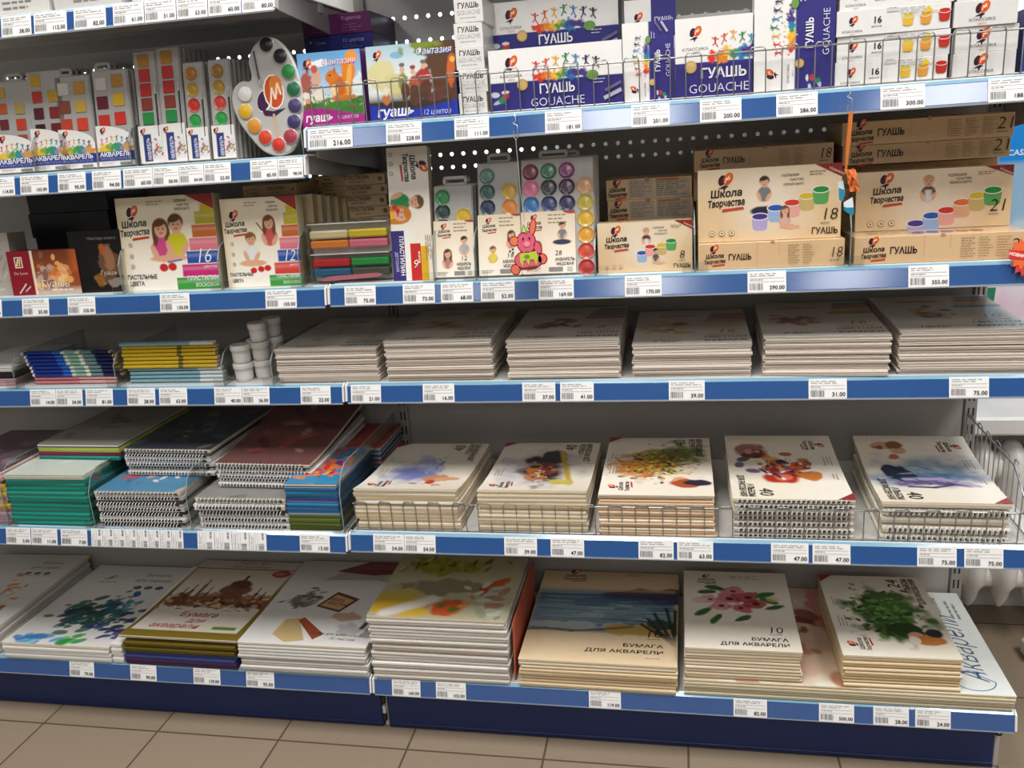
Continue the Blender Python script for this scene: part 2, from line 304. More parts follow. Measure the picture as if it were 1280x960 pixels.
# ------------------------------------------------------------------ shelving frame
fr = thing('shelving_frame', 'grey perforated steel shelving frame with blue kick plates running along the wall', 'shelving', (0, 0, 0))
holes = {1.463: 1, 1.4175: 1, 1.1885: 1, 1.162: 0}
def pegboard(x0, x1):
    m = M(); G = 'c4c2be'; hw = .0125; xs = []; x = math.ceil((x0+.03)/.025)*.025-.006
    while x < x1-.03: xs.append(x); x += .025
    a, b = xs[0]-hw, xs[-1]+hw; z = .955
    def flat(u0, u1, v0, v1): m.quad((u0, 0, v0), (u1, 0, v0), (u1, 0, v1), (u0, 0, v1), G, 'steel')
    flat(x0, a, z, 1.75); flat(b, x1, z, 1.75)
    for zc in sorted(holes):
        flat(a, b, z, zc-hw); z = zc+hw; r = .0042
        for x in xs:
            o = [(x+u*hw, 0, zc+v*hw) for u, v in ((1, 0), (1, 1), (0, 1), (-1, 1), (-1, 0), (-1, -1), (0, -1), (1, -1))]
            i = [(x+r*math.cos(q*math.pi/4), 0, zc+r*math.sin(q*math.pi/4)) for q in range(8)]
            m.add(o+i, [(q, (q+1) % 8, 8+(q+1) % 8, 8+q) for q in range(8)][::1], G, 'steel')
    flat(a, b, z, 1.75); return m
for x0, x1 in ((XL, -.012), (.012, XR-.012)):
    pegboard(x0, x1).build('perforated_panel', fr)
    p = M(); p.cbox(x0, x1, 0, .012, .16, .955, 'a9a5a0', .002, 'steel'); p.build('back_panel', fr)
for x in (XL, 0, XR):
    m = M(); m.cbox(x-.012, x+.012, -.006, .03, 0, 1.75, '9b9893', .002, 'steel')
    for i in range(34):
        for q in (-.0045, .0045): m.cbox(x+q-.0016, x+q+.0016, -.0066, -.004, .2+i*.036, .2+i*.036+.021, '1c1a1a', .0002, 'steel')
    m.build('upright', fr)
for x0, x1 in ((XL, -.006), (.008, XR-.012)):
    m = M(); m.cbox(x0, x1, -.3295, -.317, .002, .116, '10275c', .002, 'steel'); m.cbox(x0, x1, -.331, -.325, .002, .012, '0c1d46', .001, 'steel'); m.build('kick_plate', fr)
for x in (0.001, XR-.006):
    m = M(); m.cbox(x-.0045, x+.0045, -.325, -.02, .001, .113, 'b9b7b2', .001, 'steel'); m.build('foot', fr)
m = M()
for a, c in ((.085, 'd8d6d2'), (.06, '141414'), (.035, 'd8d6d2'), (.018, '141414')): m.cbox(-.0035, .0035, -.333, -.326, a, a+.02, c, .0005, 'plastic')
m.build('joint_clip', fr)
m = M(); m.cbox(XR-.012, XR-.002, -.334, -.312, .075, .096, '121214', .001, 'plastic'); m.cbox(XR-.010, XR-.006, -.3345, -.333, .082, .092, 'e0e0e0', .0003, 'plastic'); m.build('end_clip', fr)
BLUE = '1c5090'
ROW = {'0L': (1.4404, -.403, XL, -.006), '0R': (1.60, -.385, .004, XR), '1L': (1.1712, -.3669, XL, -.006), '1R': (1.2168, -.3665, .004, XR+.02), '2L': (.9353, -.3512, XL, -.006), '2R': (.9366, -.3512, .004, XR+.02),
       '3L': (.739, -.3276, XL, -.006), '3R': (.7402, -.3276, .004, XR+.02), '4L': (.457, -.4036, XL, -.006), '4R': (.4612, -.4036, .004, XR+.02), '5L': (.1177, -.3796, XL, -.006), '5R': (.1177, -.3796, .004, XR)}
TOP = {k: v[0]+.0392 for k, v in ROW.items()}
NICE = {'0L': 'top left shelf', '0R': 'top right shelf', '1L': 'watercolour palette shelf', '1R': 'white gouache box shelf', '2L': 'left plasticine shelf', '2R': 'honey watercolour and gouache shelf', '3L': 'pencil and jar shelf', '3R': 'coloured card shelf',
        '4L': 'notebook shelf', '4R': 'drawing album shelf', '5L': 'left bottom shelf', '5R': 'right bottom shelf'}
for k, (z, y, x0, x1) in ROW.items():
    if k == '0R': lab = 'shelf above the white gouache boxes, at the upper edge'
    else: lab = 'steel shelf with blue price rail, the '+NICE[k]
    t = thing('metal_shelf', lab, 'shelf', ((x0+x1)/2, 0, z), group='shelves of the shelving run'); h = (x1-x0)/2
    m = M(); m.cbox(-h+.002, h-.002, y+.0155, -.006, .0362, .0392, 'cfcdc8', .0008, 'steel'); m.cbox(-h+.002, h-.002, y+.0155, y+.019, .004, .037, 'c4c2be', .0008, 'steel')
    m.cbox(-h+.002, h-.002, -.012, -.007, .012, .037, 'bdbbb6', .0008, 'steel')
    if k[0] in '01': m.cbox(-h+.002, h-.002, -.2, -.18, .02, .0365, 'bdbbb6', .0008, 'steel')
    m.build('deck', t)
    m = M(); P = [(y, .0, 'b8c8d8'), (y-.001, .0035, 'b8c8d8'), (y+.0005, .0042, BLUE), (y+.0075, .0325, BLUE), (y+.0078, .0335, '5f8fae'), (y+.0135, .0385, '7fa8bd'), (y+.0155, .0398, 'c9d4d8'), (y+.0165, .0392, 'c9d4d8')]  # paler ledge tones have a gloss highlight painted in
    for (ya, za, ca), (yb, zb, cb) in zip(P, P[1:]): m.quad((-h, ya, za), (h, ya, za), (h, yb, zb), (-h, yb, zb), cb if cb != '5f8fae' else BLUE, 'rail')
    m.quad((-h, y, 0), (-h, y+.016, .002), (h, y+.016, .002), (h, y, 0), BLUE, 'rail')
    for sx in (-h, h): m.add([(sx, q[0], q[1]) for q in P]+[(sx, y+.0165, .001)], [list(range(9)), list(range(9))[::-1]], BLUE, 'rail')
    rl = m.build('price_rail', t)
    for sx in (-h-.0035, h):
        m = M(); o = [(y-.002, .006), (y+.004, .036), (y+.016, .0405), (y+.018, .03), (y+.012, .004)]
        m.add([(sx+q, a, b) for q in (0, .0035) for a, b in o], [(0, 1, 2, 3, 4), (9, 8, 7, 6, 5)]+[(j, j+5, (j+1) % 5+5, (j+1) % 5) for j in range(5)][::1], 'e9e8e4', 'plastic'); m.build('end_cap', rl)
    for sx in (-h+.004, h-.0085) if k != '5R' else ():
        m = M(); o = [(-.004, -.05), (y*.55, -.03), (y+.03, -.012), (y+.03, .034), (-.004, .034)] if k == '1R' else [(-.004, -.03), (y*.5, -.008), (y+.03, .006), (y+.03, .034), (-.004, .034)]
        m.add([(sx+q, a, b) for q in (0, .003) for a, b in o], [(0, 1, 2, 3, 4), (9, 8, 7, 6, 5)]+[(j, j+5, (j+1) % 5+5, (j+1) % 5) for j in range(5)], 'a9a7a4', 'steel'); m.build('bracket', t)
# ------------------------------------------------------------------ behind the right end: radiator, poster, small box
t = thing('radiator', 'white ribbed cast iron radiator under the window sill', 'radiator', (1.2, .12, 0))
for i in range(9):
    x = -.04+i*.066; m = M(); pr = [(.003, .088), (.009, .096), (.016, .115), (.022, .145), (.031, .165), (.032, .2), (.030, .25), (.030, .42), (.028, .47), (.012, .495)]
    vs = []; n = 14
    for r, z in pr:
        for j in range(n): a = 2*math.pi*j/n; vs.append((x+r*math.cos(a), max(r, .012)*1.9*math.sin(a) if z > .1 else r*1.9*math.sin(a), z))
    k = len(pr); m.add(vs, [(q*n+j, q*n+(j+1) % n, (q+1)*n+(j+1) % n, (q+1)*n+j) for q in range(k-1) for j in range(n)]+[list(range(n))[::-1], list(range(n*k-n, n*k))], 'e6e4df', 'radiator', True)
    m.build('radiator_section', t)
m = M()
for z in (.17, .44): m.tube([(-.05, 0, z), (.72, 0, z)], .030, 'e6e4df', 'radiator', 12)
m.build('header_pipe', t)
m = M()
for x in (.04, .55): m.cbox(x-.012, x+.012, -.02, .02, 0, .1, 'cfccc6', .003, 'radiator')
m.build('foot', t)
m = M(); m.cbox(-.2, .2, 0, .016, 0, .72, 'f2f6fa', .002)
P = front(m, .4, .72); c = P.canvas('f4f6f8', .006); c.rect(-.1, 1.1, .36, 1.2, 'b9d6ec'); c.grad('8fbfe4', .36, .66, .7); c.rect(-.1, 1.1, .725, 1.2, '0a94ec', 1, .01); c.blob(.5, .5, .4, .2, 'd4e6f4', nz=.3); c.rect(0, .16, .1, .36, 'f7d6ea', .6, .05); c.rect(.11, .45, .2, .34, 'f2c2e0', .6, .06); P.lay()
P.text('CASA O', .112, .745, .030, 'f4fbff', 'l', .02); P.poly([(.0, .14), (.07, .14), (.10, .36), (.03, .36)], '2f8a68')
tag(m.build('poster_board', None, (1.472, .15, .572), (-.08, 0, -.06)), 'blue and white printed board reading CASA O on the window sill', 'poster')
m = M(); m.cbox(-.06, .06, -.03, .03, 0, .045, 'e6e4e0', .008, 'plastic'); m.cbox(-.045, .045, -.02, .02, .045, .052, 'd6d4d0', .004, 'plastic')
tag(m.build('cable_box', None, (1.455, .04, .0)), 'small white plastic box on the floor by the radiator', 'box')
# ------------------------------------------------------------------ price tags
def make_tag(price, row, px0, px1, where, vert=False, py=None):
    z, y = ROW[row][:2]; yr = {'0': 20, '1': 180, '2': 365, '3': 490, '4': 675, '5': 860}[row[0]]
    def X(px):                                          # slide along the rail to the photo's column
        q = 0.
        lo, hi = -2., 2.
        for _ in range(40):
            q = (lo+hi)/2; d = np.array([q, y, z+.018])-CAM; sx = 640+FPX*(d@cr_)/(d@cf_)
            if sx < px: lo = q
            else: hi = q
        return q
    x0, x1 = X(px0), X(px1); w_, h = x1-x0, (.0375 if vert else .0355); m = M(); m.cbox(-w_/2, w_/2, 0, .0007, 0, h, 'f1f0ee', .0002, 'tag')
    P = front(m, w_, h, 'tag'); R = random.Random(int(px0*7)); g = 'a3a09c'
    if vert: P = P.ccw()
    P.fine(.06, .86, .86, 2, .09, g, .4, int(px0)); P.rect(.05, .66, .9, .018, 'b8b5b0'); P.fine(.06, .58, .4, 1, .1, g, .4, int(px1)); P.rect(.05, .50, .9, .016, 'b8b5b0')
    x = .05
    while x < .40: wd = R.choice((.008, .012, .018)); P.rect(x, .12, wd, .32, '6e6b6a'); x += wd+R.choice((.01, .014, .02))
    if price: P.text(price, .96, .14, .115 if len(price) < 6 else .105, '26221f', 'r', .015)
    o = m.build('price_tag', None, ((x0+x1)/2, y-.0012, z+.0022), (-.2408, 0, 0))
    lab = 'white price tag reading %s, %s' % (price, where)
    return tag(o, lab, 'price tag', 'price tags on the '+NICE[row])
T = {
'0L': [('38.00', 0, 37.5, 'leftmost on the top rail'), ('112.00', 41, 82, 'second from left on the top rail'), ('82.00', 91, 131, 'below the white carton'), ('61.00', 140, 178.5, 'first in the top rail run'), ('31.00', 179.5, 218.5, 'second in the top rail run'), ('53.00', 219.5, 258, 'third in the top rail run'), ('60.00', 259, 300, 'fourth in the top rail run'), ('80.00', 301, 342, 'right end of the top rail')],
'1L': [('114.00', -18, 17, 'palette rail, cut by the left edge'), ('103.00', 24, 59, 'below the square-pan palettes'), ('95.00', 71, 106, 'below the blue banded palettes'), ('94.00', 114, 150, 'before the four joined tags'), ('60.00', 153, 189.5, 'first of the four joined tags'), ('58.00', 190, 222.5, 'second of the four joined tags'), ('54.00', 223, 253.5, 'third of the four joined tags'), ('52.00', 254, 287.5, 'last of the four joined tags'), ('85.00', 312, 346, 'below the artist palette'), ('98.00', 346.5, 378, 'at the right end below the artist palette')],
'1R': [('216.00', 384, 440, 'below the squirrel box'), ('228.00', 482, 526.5, 'below the heroes box'), ('111.00', 567.5, 611, 'below the stack of small white boxes'), ('181.00', 681, 727, 'below the wide white gouache box'), ('201.00', 789, 837, 'below the upright gouache box'), ('200.00', 875, 927, 'below the second wide gouache box'), ('286.00', 970.6, 1022.6, 'below the large upright gouache box'), ('300.00', 1101, 1157, 'below the sixteen colour boxes'), ('188.00', 1236, 1292, 'right end of the white gouache rail')],
'2L': [('68.00', -34, 1, 'plasticine rail, cut by the left edge'), ('55.00', 26.5, 60, 'below the red gouache box'), ('325.00', 83.5, 118, 'below the black box'), ('130.00', 199, 236, 'below the sixteen stick plasticine pack'), ('103.00', 331, 370, 'below the twelve stick plasticine pack')],
'2R': [('75.00', 430, 469, 'below the clear plasticine case'), ('73.00', 503, 543, 'below the tall plasticine pack'), ('68.00', 550.6, 591, 'below the twelve pan palette'), ('52.00', 600.6, 643, 'below the eighteen pan palette'), ('169.00', 673, 717, 'below the four column palette'), ('170.00', 781, 827, 'below the eight pot box'), ('290.00', 934.6, 983, 'below the eighteen pot boxes'), ('355.00', 1136, 1187, 'below the twenty-one pot boxes')],
'3L': [('14.00', 36.5, 68.5, 'below the blue pencils'), ('34.00', 69, 102, 'below the blue pencils'), ('81.00', 106, 140, 'below the blue pencil tips'), ('28.00', 158, 193, 'below the yellow pencils'), ('63.00', 198, 233, 'below the yellow pencils'), ('40.00', 267, 301.5, 'below the jars'), ('36.00', 302, 336, 'below the jars'), ('22.00', 375, 412.6, 'below the white card stack')],
'3R': [('21.00', 438, 475.6, 'right of the joint below the card folders'), ('16.00', 528, 567.5, 'below the second card stack'), ('37.00', 652.6, 694, 'below the stack with the red flower'), ('41.00', 700, 742, 'below the stack with the red flower'), ('39.00', 836, 881, 'below the first coloured paper stack'), ('31.00', 1011, 1059, 'below the second coloured paper stack'), ('75.00', 1187, 1237, 'below the rightmost paper stack')],
'4L': [('5.00', 6.5, 37, 'below the green notebooks'), ('11.00', 38, 70.5, 'below the green notebooks'), ('7.00', 75, 108, 'below the green notebooks'), ('13.00', 374, 411.5, 'below the colouring books')],
'4R': [('54.00', 466, 504.6, 'left tag below the blue landscape album'), ('54.00', 505, 544, 'right tag below the blue landscape album'), ('39.00', 630, 671, 'below the sunset album'), ('47.00', 688, 730, 'below the sunset album'), ('82.00', 798, 842, 'below the autumn tree album'), ('63.00', 846.5, 891.6, 'below the autumn tree album'), ('47.00', 964, 1011, 'left tag below the fruit pad'), ('47.00', 1016, 1063.5, 'right tag below the fruit pad'), ('75.00', 1147, 1196.5, 'left tag below the rightmost pad'), ('75.00', 1206, 1255, 'right tag below the rightmost pad')],
'5L': [('79.00', 86, 116.6, 'below the acrylic paper pad'), ('90.00', 162, 194.6, 'below the olive folders'), ('129.00', 241, 274.5, 'below the olive folders'), ('95.00', 307, 342, 'below the sketching paper stack')],
'5R': [('160.00', 489.5, 525, 'below the stack with the kiwi picture'), ('102.00', 544.5, 582, 'below the stack with the kiwi picture'), ('119.00', 736, 776, 'below the seascape pad'), ('82.00', 917, 959, 'below the pink flower pad'), ('500.00', 1024, 1068, 'below the large rose pad'), ('28.00', 1092, 1136.6, 'below the green tree album'), ('24.00', 1144.5, 1189, 'below the lettered large pad')]}
for r, L_ in T.items():
    for q in L_: make_tag(q[0], r, *q[1:])
for i in range(8): make_tag(('49', '66', '48', '63', '49', '60', '47', '49')[i]+'.00', '4L', 113+14.45*i, 113+14.45*(i+1)-.5, 'turned on end, %s of eight below small spiral notebooks' % ORD[i], True)
for i in range(4): make_tag(('47', '49', '58', '69')[i]+'.00', '4L', 246+21.7*i, 246+21.7*(i+1)-.6, 'turned on end, %s of four below thick spiral notebooks' % ORD[i], True)
# ------------------------------------------------------------------ wire fences and clear dividers
def fence(row, xa, xb, h, yo, lab):
    m = M(); n = int((xb-xa)/.0245); r = .0011; C = 'a8a6a2'
    m.tube([(xa, 0, h), (xb, 0, h)], .0015, C); m.tube([(xa, 0, .002), (xb, 0, .002)], .0015, C)
    for i in range(0, n, 2):
        x = xa+.004+i*.0245; x2 = x+.0245; m.tube([(x, -.0022, .001), (x, -.0022, h), (x+.003, -.0022, h+.005), (x2-.003, -.0022, h+.005), (x2, -.0022, h), (x2, -.0022, .001)], r, C, 'chrome', 5)
    return tag(m.build('wire_fence', None, (0, ROW[row][1]+yo, TOP[row]+.0005)), lab, 'wire fence')
fence('1R', .012, 1.235, .064, .018, 'chrome wire fence along the front of the white gouache boxes')
fence('4R', .012, 1.222, .056, .018, 'chrome wire fence along the front of the drawing albums')
m = M(); C = 'b9bcbf'; xe = 0; zt = TOP['4R']; o = [(-.02, .002), (-.02, .108), (-.285, .102), (-.372, .048), (-.376, .002)]
m.tube([(xe, a, b) for a, b in o], .0018, C); m.tube([(xe, -.02, .004), (xe, -.376, .004)], .0015, C)
for i in range(14):
    y = -.035-i*.0245; z = .1065 if y > -.285 else .102-(-.285-y)*.62; m.tube([(xe+.002, y, .002), (xe+.002, y, z+.004)], .0011, C, 'chrome', 5)
    if i % 2 == 0: m.tube([(xe+.002, y, z), (xe+.002, y-.004, z+.006), (xe+.002, y-.02, z+.005), (xe+.002, y-.0245, z)], .0011, C, 'chrome', 5)
tag(m.build('wire_end_panel', None, (1.214, 0, zt+.0005)), 'tall sloping wire end panel right of the figure drawing pad', 'wire fence')
def divider(row, x, d, h, yo, lab, h2=None, hook=True):
    m = M(); y0 = ROW[row][1]+yo; h2 = h2 or h; o = [(y0+d, h2), (y0+d, 0), (y0, 0), (y0, h*.62), (y0+.015, h*.88), (y0+.04, h)]
    m.add([(q, a, b) for q in (-.001, .001) for a, b in o], [(0, 1, 2, 3, 4, 5), (11, 10, 9, 8, 7, 6)], 'dfe6e6', 'clear')
    m.add([(q, a, b) for q in (-.001, .001) for a, b in o], [(j, j+6, (j+1) % 6+6, (j+1) % 6) for j in range(6)], '8a9494', 'plastic')
    m.cbox(-.022, .022, y0-.0015, y0+.0005, 0, .016, 'dfe6e6', .0003, 'clear')
    return tag(m.build('clear_divider', None, (x, 0, TOP[row]+.0004)), lab, 'divider', 'clear acrylic dividers')
# ------------------------------------------------------------------ boxes
CREAM = 'debb90'
def carton(lab, w, h, d, X, y, z, art=None, tilt=0, roll=0, rz=0, col='f0efec', name='paint_box', cat='box', right=None, top=None, left=None, mt='gloss', group=None, arttop=None, flap=None):
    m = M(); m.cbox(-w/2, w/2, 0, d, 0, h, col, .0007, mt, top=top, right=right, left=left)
    if art: art(front(m, w, h, mt))
    if arttop: arttop(topface(m, w, d, h, mt))
    if flap:                                            # lid flaps tucked in at the end of the box
        P = rightface(m, w/2, d, h, mt); P.line([(0, .04), (1, .04)], .006, flap); P.line([(.03, 0), (.03, 1)], .008, flap); P.line([(.5, .05), (.5, .95)], .004, flap)
    o = m.build(name, None, (X, y, z), (-math.radians(tilt), math.radians(roll), math.radians(rz)))
    return tag(o, lab, cat, group)
RAIN = ['e03a2a', 'e8862a', 'f0c030', '3a9a48', '2a80b8', '4a3a80']
PURP = '34307c'
def men(P, x, y, s, n, dx):                             # leaping paint-coloured figures
    cols = ['d8362a', 'e2582a', 'e6b32a', '2f8a4a', '3a86b4', '2f2a5a', '3a2440']; k = P.w/P.h
    for i in range(n):
        c = cols[i % 7]; X = x+i*dx; Y = y+(.5-abs(i/(n-1)-.5))*1.1*s*k; q = (-1)**i
        P.disc(X, Y+.5*s*k, .12*s, c); P.poly([(X-.1*s, Y+.35*s*k), (X+.12*s, Y+.35*s*k), (X+.06*s, Y-.05*s*k), (X-.06*s, Y-.05*s*k)], c)
        P.line([(X, Y+.3*s*k), (X-.38*s, Y+(.45+.1*q)*s*k)], .09*s, c); P.line([(X, Y+.3*s*k), (X+.38*s, Y+(.5-.1*q)*s*k)], .09*s, c)
        P.line([(X, Y), (X-.28*s, Y-(.38-.1*q)*s*k)], .1*s, c); P.line([(X, Y), (X+.28*s, Y-(.36+.1*q)*s*k)], .1*s, c)
def art_classic(P):                                      # white over purple, rainbow splash
    c = P.canvas('f1efec', .0013); c.rect(-1, 2, -1, .485, PURP, 1, .004)
    for i, q in enumerate(RAIN): c.blob(.40+i*.058, .54, .055, .028, q, nz=.7, fr=22, edge=.2); c.speck(12, .40+i*.058, .56, .03, .04, [q], .004, .012, i, .8)
    c.blob(.035, .3, .035, .02, 'cfd4e4', nz=.3); c.blob(.06, .18, .04, .015, 'b8c0d8', 20, nz=.3); c.blob(.115, .27, .03, .024, 'c23a34', nz=.2); c.blob(.085, .2, .02, .02, '2f8a4a', nz=.4); c.blob(.115, .33, .03, .012, 'e6e2e0')
    P.lay(); P.logo(.175, .79, .085); P.text('КЛАССИКА', .165, .555, .021, '5a5450', 'c', 0, 0, 0, .17); P.text('ЦВЕТА', .165, .505, .012, 'c86a3a', 'c')
    men(P, .36, .68, .075, 7, .075)
    P.disc(.25, .43, .042, 'c9a25a'); P.disc(.25, .43, .032, 'dcbc78'); P.disc(.78, .50, .045, '6f9a4a', .035)
    P.text('ГУАШЬ', .51, .27, .066, 'f4f2f6', 'c', .025, width=.27); P.text('GOUACHE', .51, .07, .062, 'e2e0f0', 'c', -.008, width=.41)
    P.fine(.79, .42, .09, 2, .05, 'c6c2dc'); P.line([(.86, .12), (.99, .24)], .028, 'b9b7c6'); P.line([(.87, .24), (.99, .36)], .022, '6a6888')
def art_small(P):
    P.text('ГУАШЬ', .5, .62, .17, '3a3634', 'c', .02, width=.74); P.text('GOUACHE', .5, .34, .15, 'a7a39e', 'c', -.01, width=.82); P.fine(.2, .2, .6, 1, .1, 'b0aca8', .25)
def art_sixteen(P):
    P.logo(.15, .60, .07); P.text('КЛАССИКА', .14, .14, .02, '5a5450', 'c', width=.18); P.text('ЦВЕТА', .14, .03, .011, 'c86a3a', 'c')
    P.text('16', .36, .44, .058, '1f1d1c', 'c', .02); P.fine(.31, .3, .1, 1, .1, '8a8682'); P.rect(.44, .82, .11, .16, 'd6d2ce'); P.fine(.46, .95, .07, 1, .1, '9a968f')
    for x, s, a, b in ((.63, .1, 'd8c23a', 'e6b83a'), (.785, .1, 'e0a83a', 'e09a3a'), (.945, .105, 'c82a24', 'c23028')): P.pot(x, .62 if x < .9 else .7, s, a, b)
    P.fine(.56, .9, .32, 3, .1, 'b8b4b0', .3, 3); P.poly([(.76, .66), (.85, .7), (.8, .95)], 'e8c83a')
def art_classic_small(P):
    P.logo(.45, .68, .2); P.text('КЛАССИКА', .45, .2, .05, '5a5450', 'c', width=.42); P.text('ЦВЕТА', .45, .06, .03, 'c86a3a', 'c')
def art_squirrel(P):
    c = P.canvas('6aa6d6', .0012); c.grad('cfe2ee', .95, .3); c.blob(.3, .85, .2, .05, 'f2f5f6', nz=.5); c.blob(.1, .55, .1, .3, 'a85a4a', nz=.5); c.blob(.27, .62, .07, .2, 'd6a890', nz=.4); c.blob(.26, .78, .05, .06, 'c85a4a')
    c.rect(0, 1, -.1, .38, '4a7a3a'); c.blob(.15, .4, .2, .1, 'e8e2d4', nz=.5); c.blob(.82, .55, .13, .2, 'dce6e2', nz=.5); c.speck(70, .5, .33, .3, .05, ['3f8a3a', '2f6a34', '7aa84a', 'c8452a', 'e8e0c8'], .015, .04, 3)
    c.blob(.78, .66, .1, .36, 'e0852a', -12, nz=.25); c.blob(.86, .90, .1, .08, 'e8963a', nz=.2); c.blob(.80, .62, .035, .3, 'f0ac52', -10, nz=.2); c.blob(.6, .52, .13, .16, 'c86a24', nz=.15); c.blob(.53, .66, .1, .09, 'd27a2a', nz=.1); c.blob(.58, .74, .02, .05, 'c86a24'); c.blob(.5, .68, .014, .014, '2a1a12'); c.blob(.55, .48, .06, .08, 'f0d2a0')
    c.blob(.62, .28, .24, .055, '4a8a34', 5, nz=.3); c.blob(.7, .37, .2, .04, 'c87a3a', 0, nz=.3); c.blob(.13, .28, .06, .1, '7a4a34'); c.blob(.12, .36, .045, .04, 'd6a07a')
    y = .2+.06*np.sin(c.X*4+.6); c.mix(np.clip((y-c.Y)/.01, 0, 1), 'a82a86'); P.lay()
    P.text('гуашь', .05, .075, .115, 'f6eef4', 'l', .03, .15, width=.44); P.text('9 цветов', .56, .09, .06, 'e6c0de', 'l', 0, .2, width=.34); P.logo(.16, .86, .12); P.text('Фантазия', .38, .82, .085, 'd4568a', 'l', .02, .2, width=.54); P.text('Фантазия', .385, .825, .085, 'f2e6ee', 'l', 0, .2, width=.53)
def art_heroes(P):
    c = P.canvas('dfe6e4', .0013); c.grad('a9c4d2', .6, 1); c.blob(.15, .62, .16, .15, 'd8cf9a', nz=.3); c.blob(.3, .5, .12, .12, 'cfc890', nz=.4); c.blob(.35, .86, .07, .03, '7fb0cc', nz=.5); c.blob(.72, .97, .25, .08, '7a8a2a', nz=.6)
    c.rect(-.1, 1.1, -.1, .3, '3a3228', 1, .1); c.blob(.88, .65, .19, .32, '5a3a24', nz=.35); c.blob(.95, .62, .05, .16, 'c8622a', nz=.4); c.blob(.97, .75, .03, .03, 'f0b83a')
    for x, y, a, b in ((.40, .5, '8a8a4a', '6a6a6a'), (.52, .46, 'b0542a', '9a3a2a'), (.64, .52, 'a8342a', '7a6a5a')):
        c.blob(x, y, .07, .12, a, nz=.4); c.blob(x, y+.17, .028, .028, 'd8a888'); c.blob(x, y+.23, .032, .022, b); c.blob(x+.02, y-.12, .06, .1, '5a3a2a', nz=.4)
    c.blob(.2, .3, .05, .06, 'c87a4a', nz=.2); c.blob(.2, .4, .03, .05, 'e6dcc8'); c.blob(.75, .3, .09, .05, '6a3a3a', 20, nz=.3)
    y = .15+.10*np.abs(c.X-.5)**1.2*2; c.mix(np.clip((y-c.Y)/.01, 0, 1), '2436a8'); P.lay()
    P.text('гуашь', .08, .07, .10, 'f4f4f8', 'l', .03, .15, width=.42); P.text('12 цветов', .6, .06, .055, 'c8d2f4', 'l', 0, .2, width=.32); P.logo(.13, .88, .085); P.text('Фантазия', .56, .84, .07, '3a6ac8', 'l', .02, .2, width=.40); P.text('Фантазия', .563, .845, .07, 'e8eef8', 'l', 0, .2, width=.395)
yb = -.335; z1 = TOP['1R']+.0003
carton('magenta gouache box with a red squirrel picture behind the wire fence', .116, .124, .05, .047, yb, z1, art_squirrel, 5, col='7a2a86', right='7a2a86', top='7a2a86', name='gouache_box')
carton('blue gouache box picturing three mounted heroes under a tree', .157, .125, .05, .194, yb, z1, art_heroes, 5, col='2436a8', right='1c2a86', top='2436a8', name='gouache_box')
def art_side(P):
    P.logo(.09, .68, .05); P.text('гуашь', .16, .6, .04, 'c88ab4', 'l', .01, .15); P.fine(.15, .45, .2, 3, .14, '9a6a98', .3); P.text('9 цветов', .58, .66, .05, 'd2a0c4', 'l', 0, .15); P.fine(.58, .42, .3, 3, .14, '9a6a98', .3, 4)
def art_side2(P):
    P.logo(.09, .62, .05); P.text('гуашь', .16, .5, .04, 'a0a8e0', 'l', .01, .15); P.text('12 цветов', .56, .5, .05, 'b4bcf0', 'l', 0, .15); P.fine(.56, .3, .3, 2, .14, '7a84c4', .3, 4)
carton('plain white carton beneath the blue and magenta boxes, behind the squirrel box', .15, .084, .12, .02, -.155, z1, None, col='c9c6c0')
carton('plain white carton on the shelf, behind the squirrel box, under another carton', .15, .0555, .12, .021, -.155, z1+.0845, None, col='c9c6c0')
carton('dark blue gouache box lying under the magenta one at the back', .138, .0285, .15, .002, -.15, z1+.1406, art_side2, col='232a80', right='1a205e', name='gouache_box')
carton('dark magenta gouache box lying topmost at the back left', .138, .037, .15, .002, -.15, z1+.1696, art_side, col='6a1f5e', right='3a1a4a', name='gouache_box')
E1 = ['lowest', 'second from the bottom', 'middle', 'second from the top', 'topmost']
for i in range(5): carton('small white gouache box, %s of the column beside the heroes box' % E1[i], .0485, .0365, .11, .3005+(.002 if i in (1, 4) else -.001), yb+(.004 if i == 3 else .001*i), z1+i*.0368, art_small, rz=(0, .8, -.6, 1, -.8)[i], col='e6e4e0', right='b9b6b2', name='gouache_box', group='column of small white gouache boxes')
KL = 'ebe9e6'
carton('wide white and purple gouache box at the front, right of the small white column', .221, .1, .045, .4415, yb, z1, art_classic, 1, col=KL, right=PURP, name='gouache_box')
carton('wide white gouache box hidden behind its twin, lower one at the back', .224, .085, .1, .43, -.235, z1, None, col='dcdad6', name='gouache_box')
carton('wide white and purple gouache box raised at the back above its front twin', .224, .1, .1, .43, -.235, z1+.0853, art_classic, col=KL, right=PURP, name='gouache_box')
carton('narrow white and purple gouache box standing on end between the two wide ones', .0815, .123, .045, .594, yb, z1, lambda P: art_classic(P.ccw()), 1, col=KL, right=PURP, name='gouache_box')
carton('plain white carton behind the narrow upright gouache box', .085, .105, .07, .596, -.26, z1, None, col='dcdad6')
def art_half(P): P.rect(.52, 0, .48, 1, PURP); P.logo(.28, .55, .15); P.text('КЛАССИКА', .27, .15, .035, '5a5450', 'c', width=.36); P.text('ГУАШЬ', .76, .4, .08, 'e2e0f0', 'c', .02, width=.36); P.text('GOUACHE', .76, .14, .05, 'a8a4d0', 'c', width=.36)
carton('short white and purple gouache box on top behind the narrow upright one', .085, .06, .07, .596, -.26, z1+.1055, art_half, col=KL, name='gouache_box')
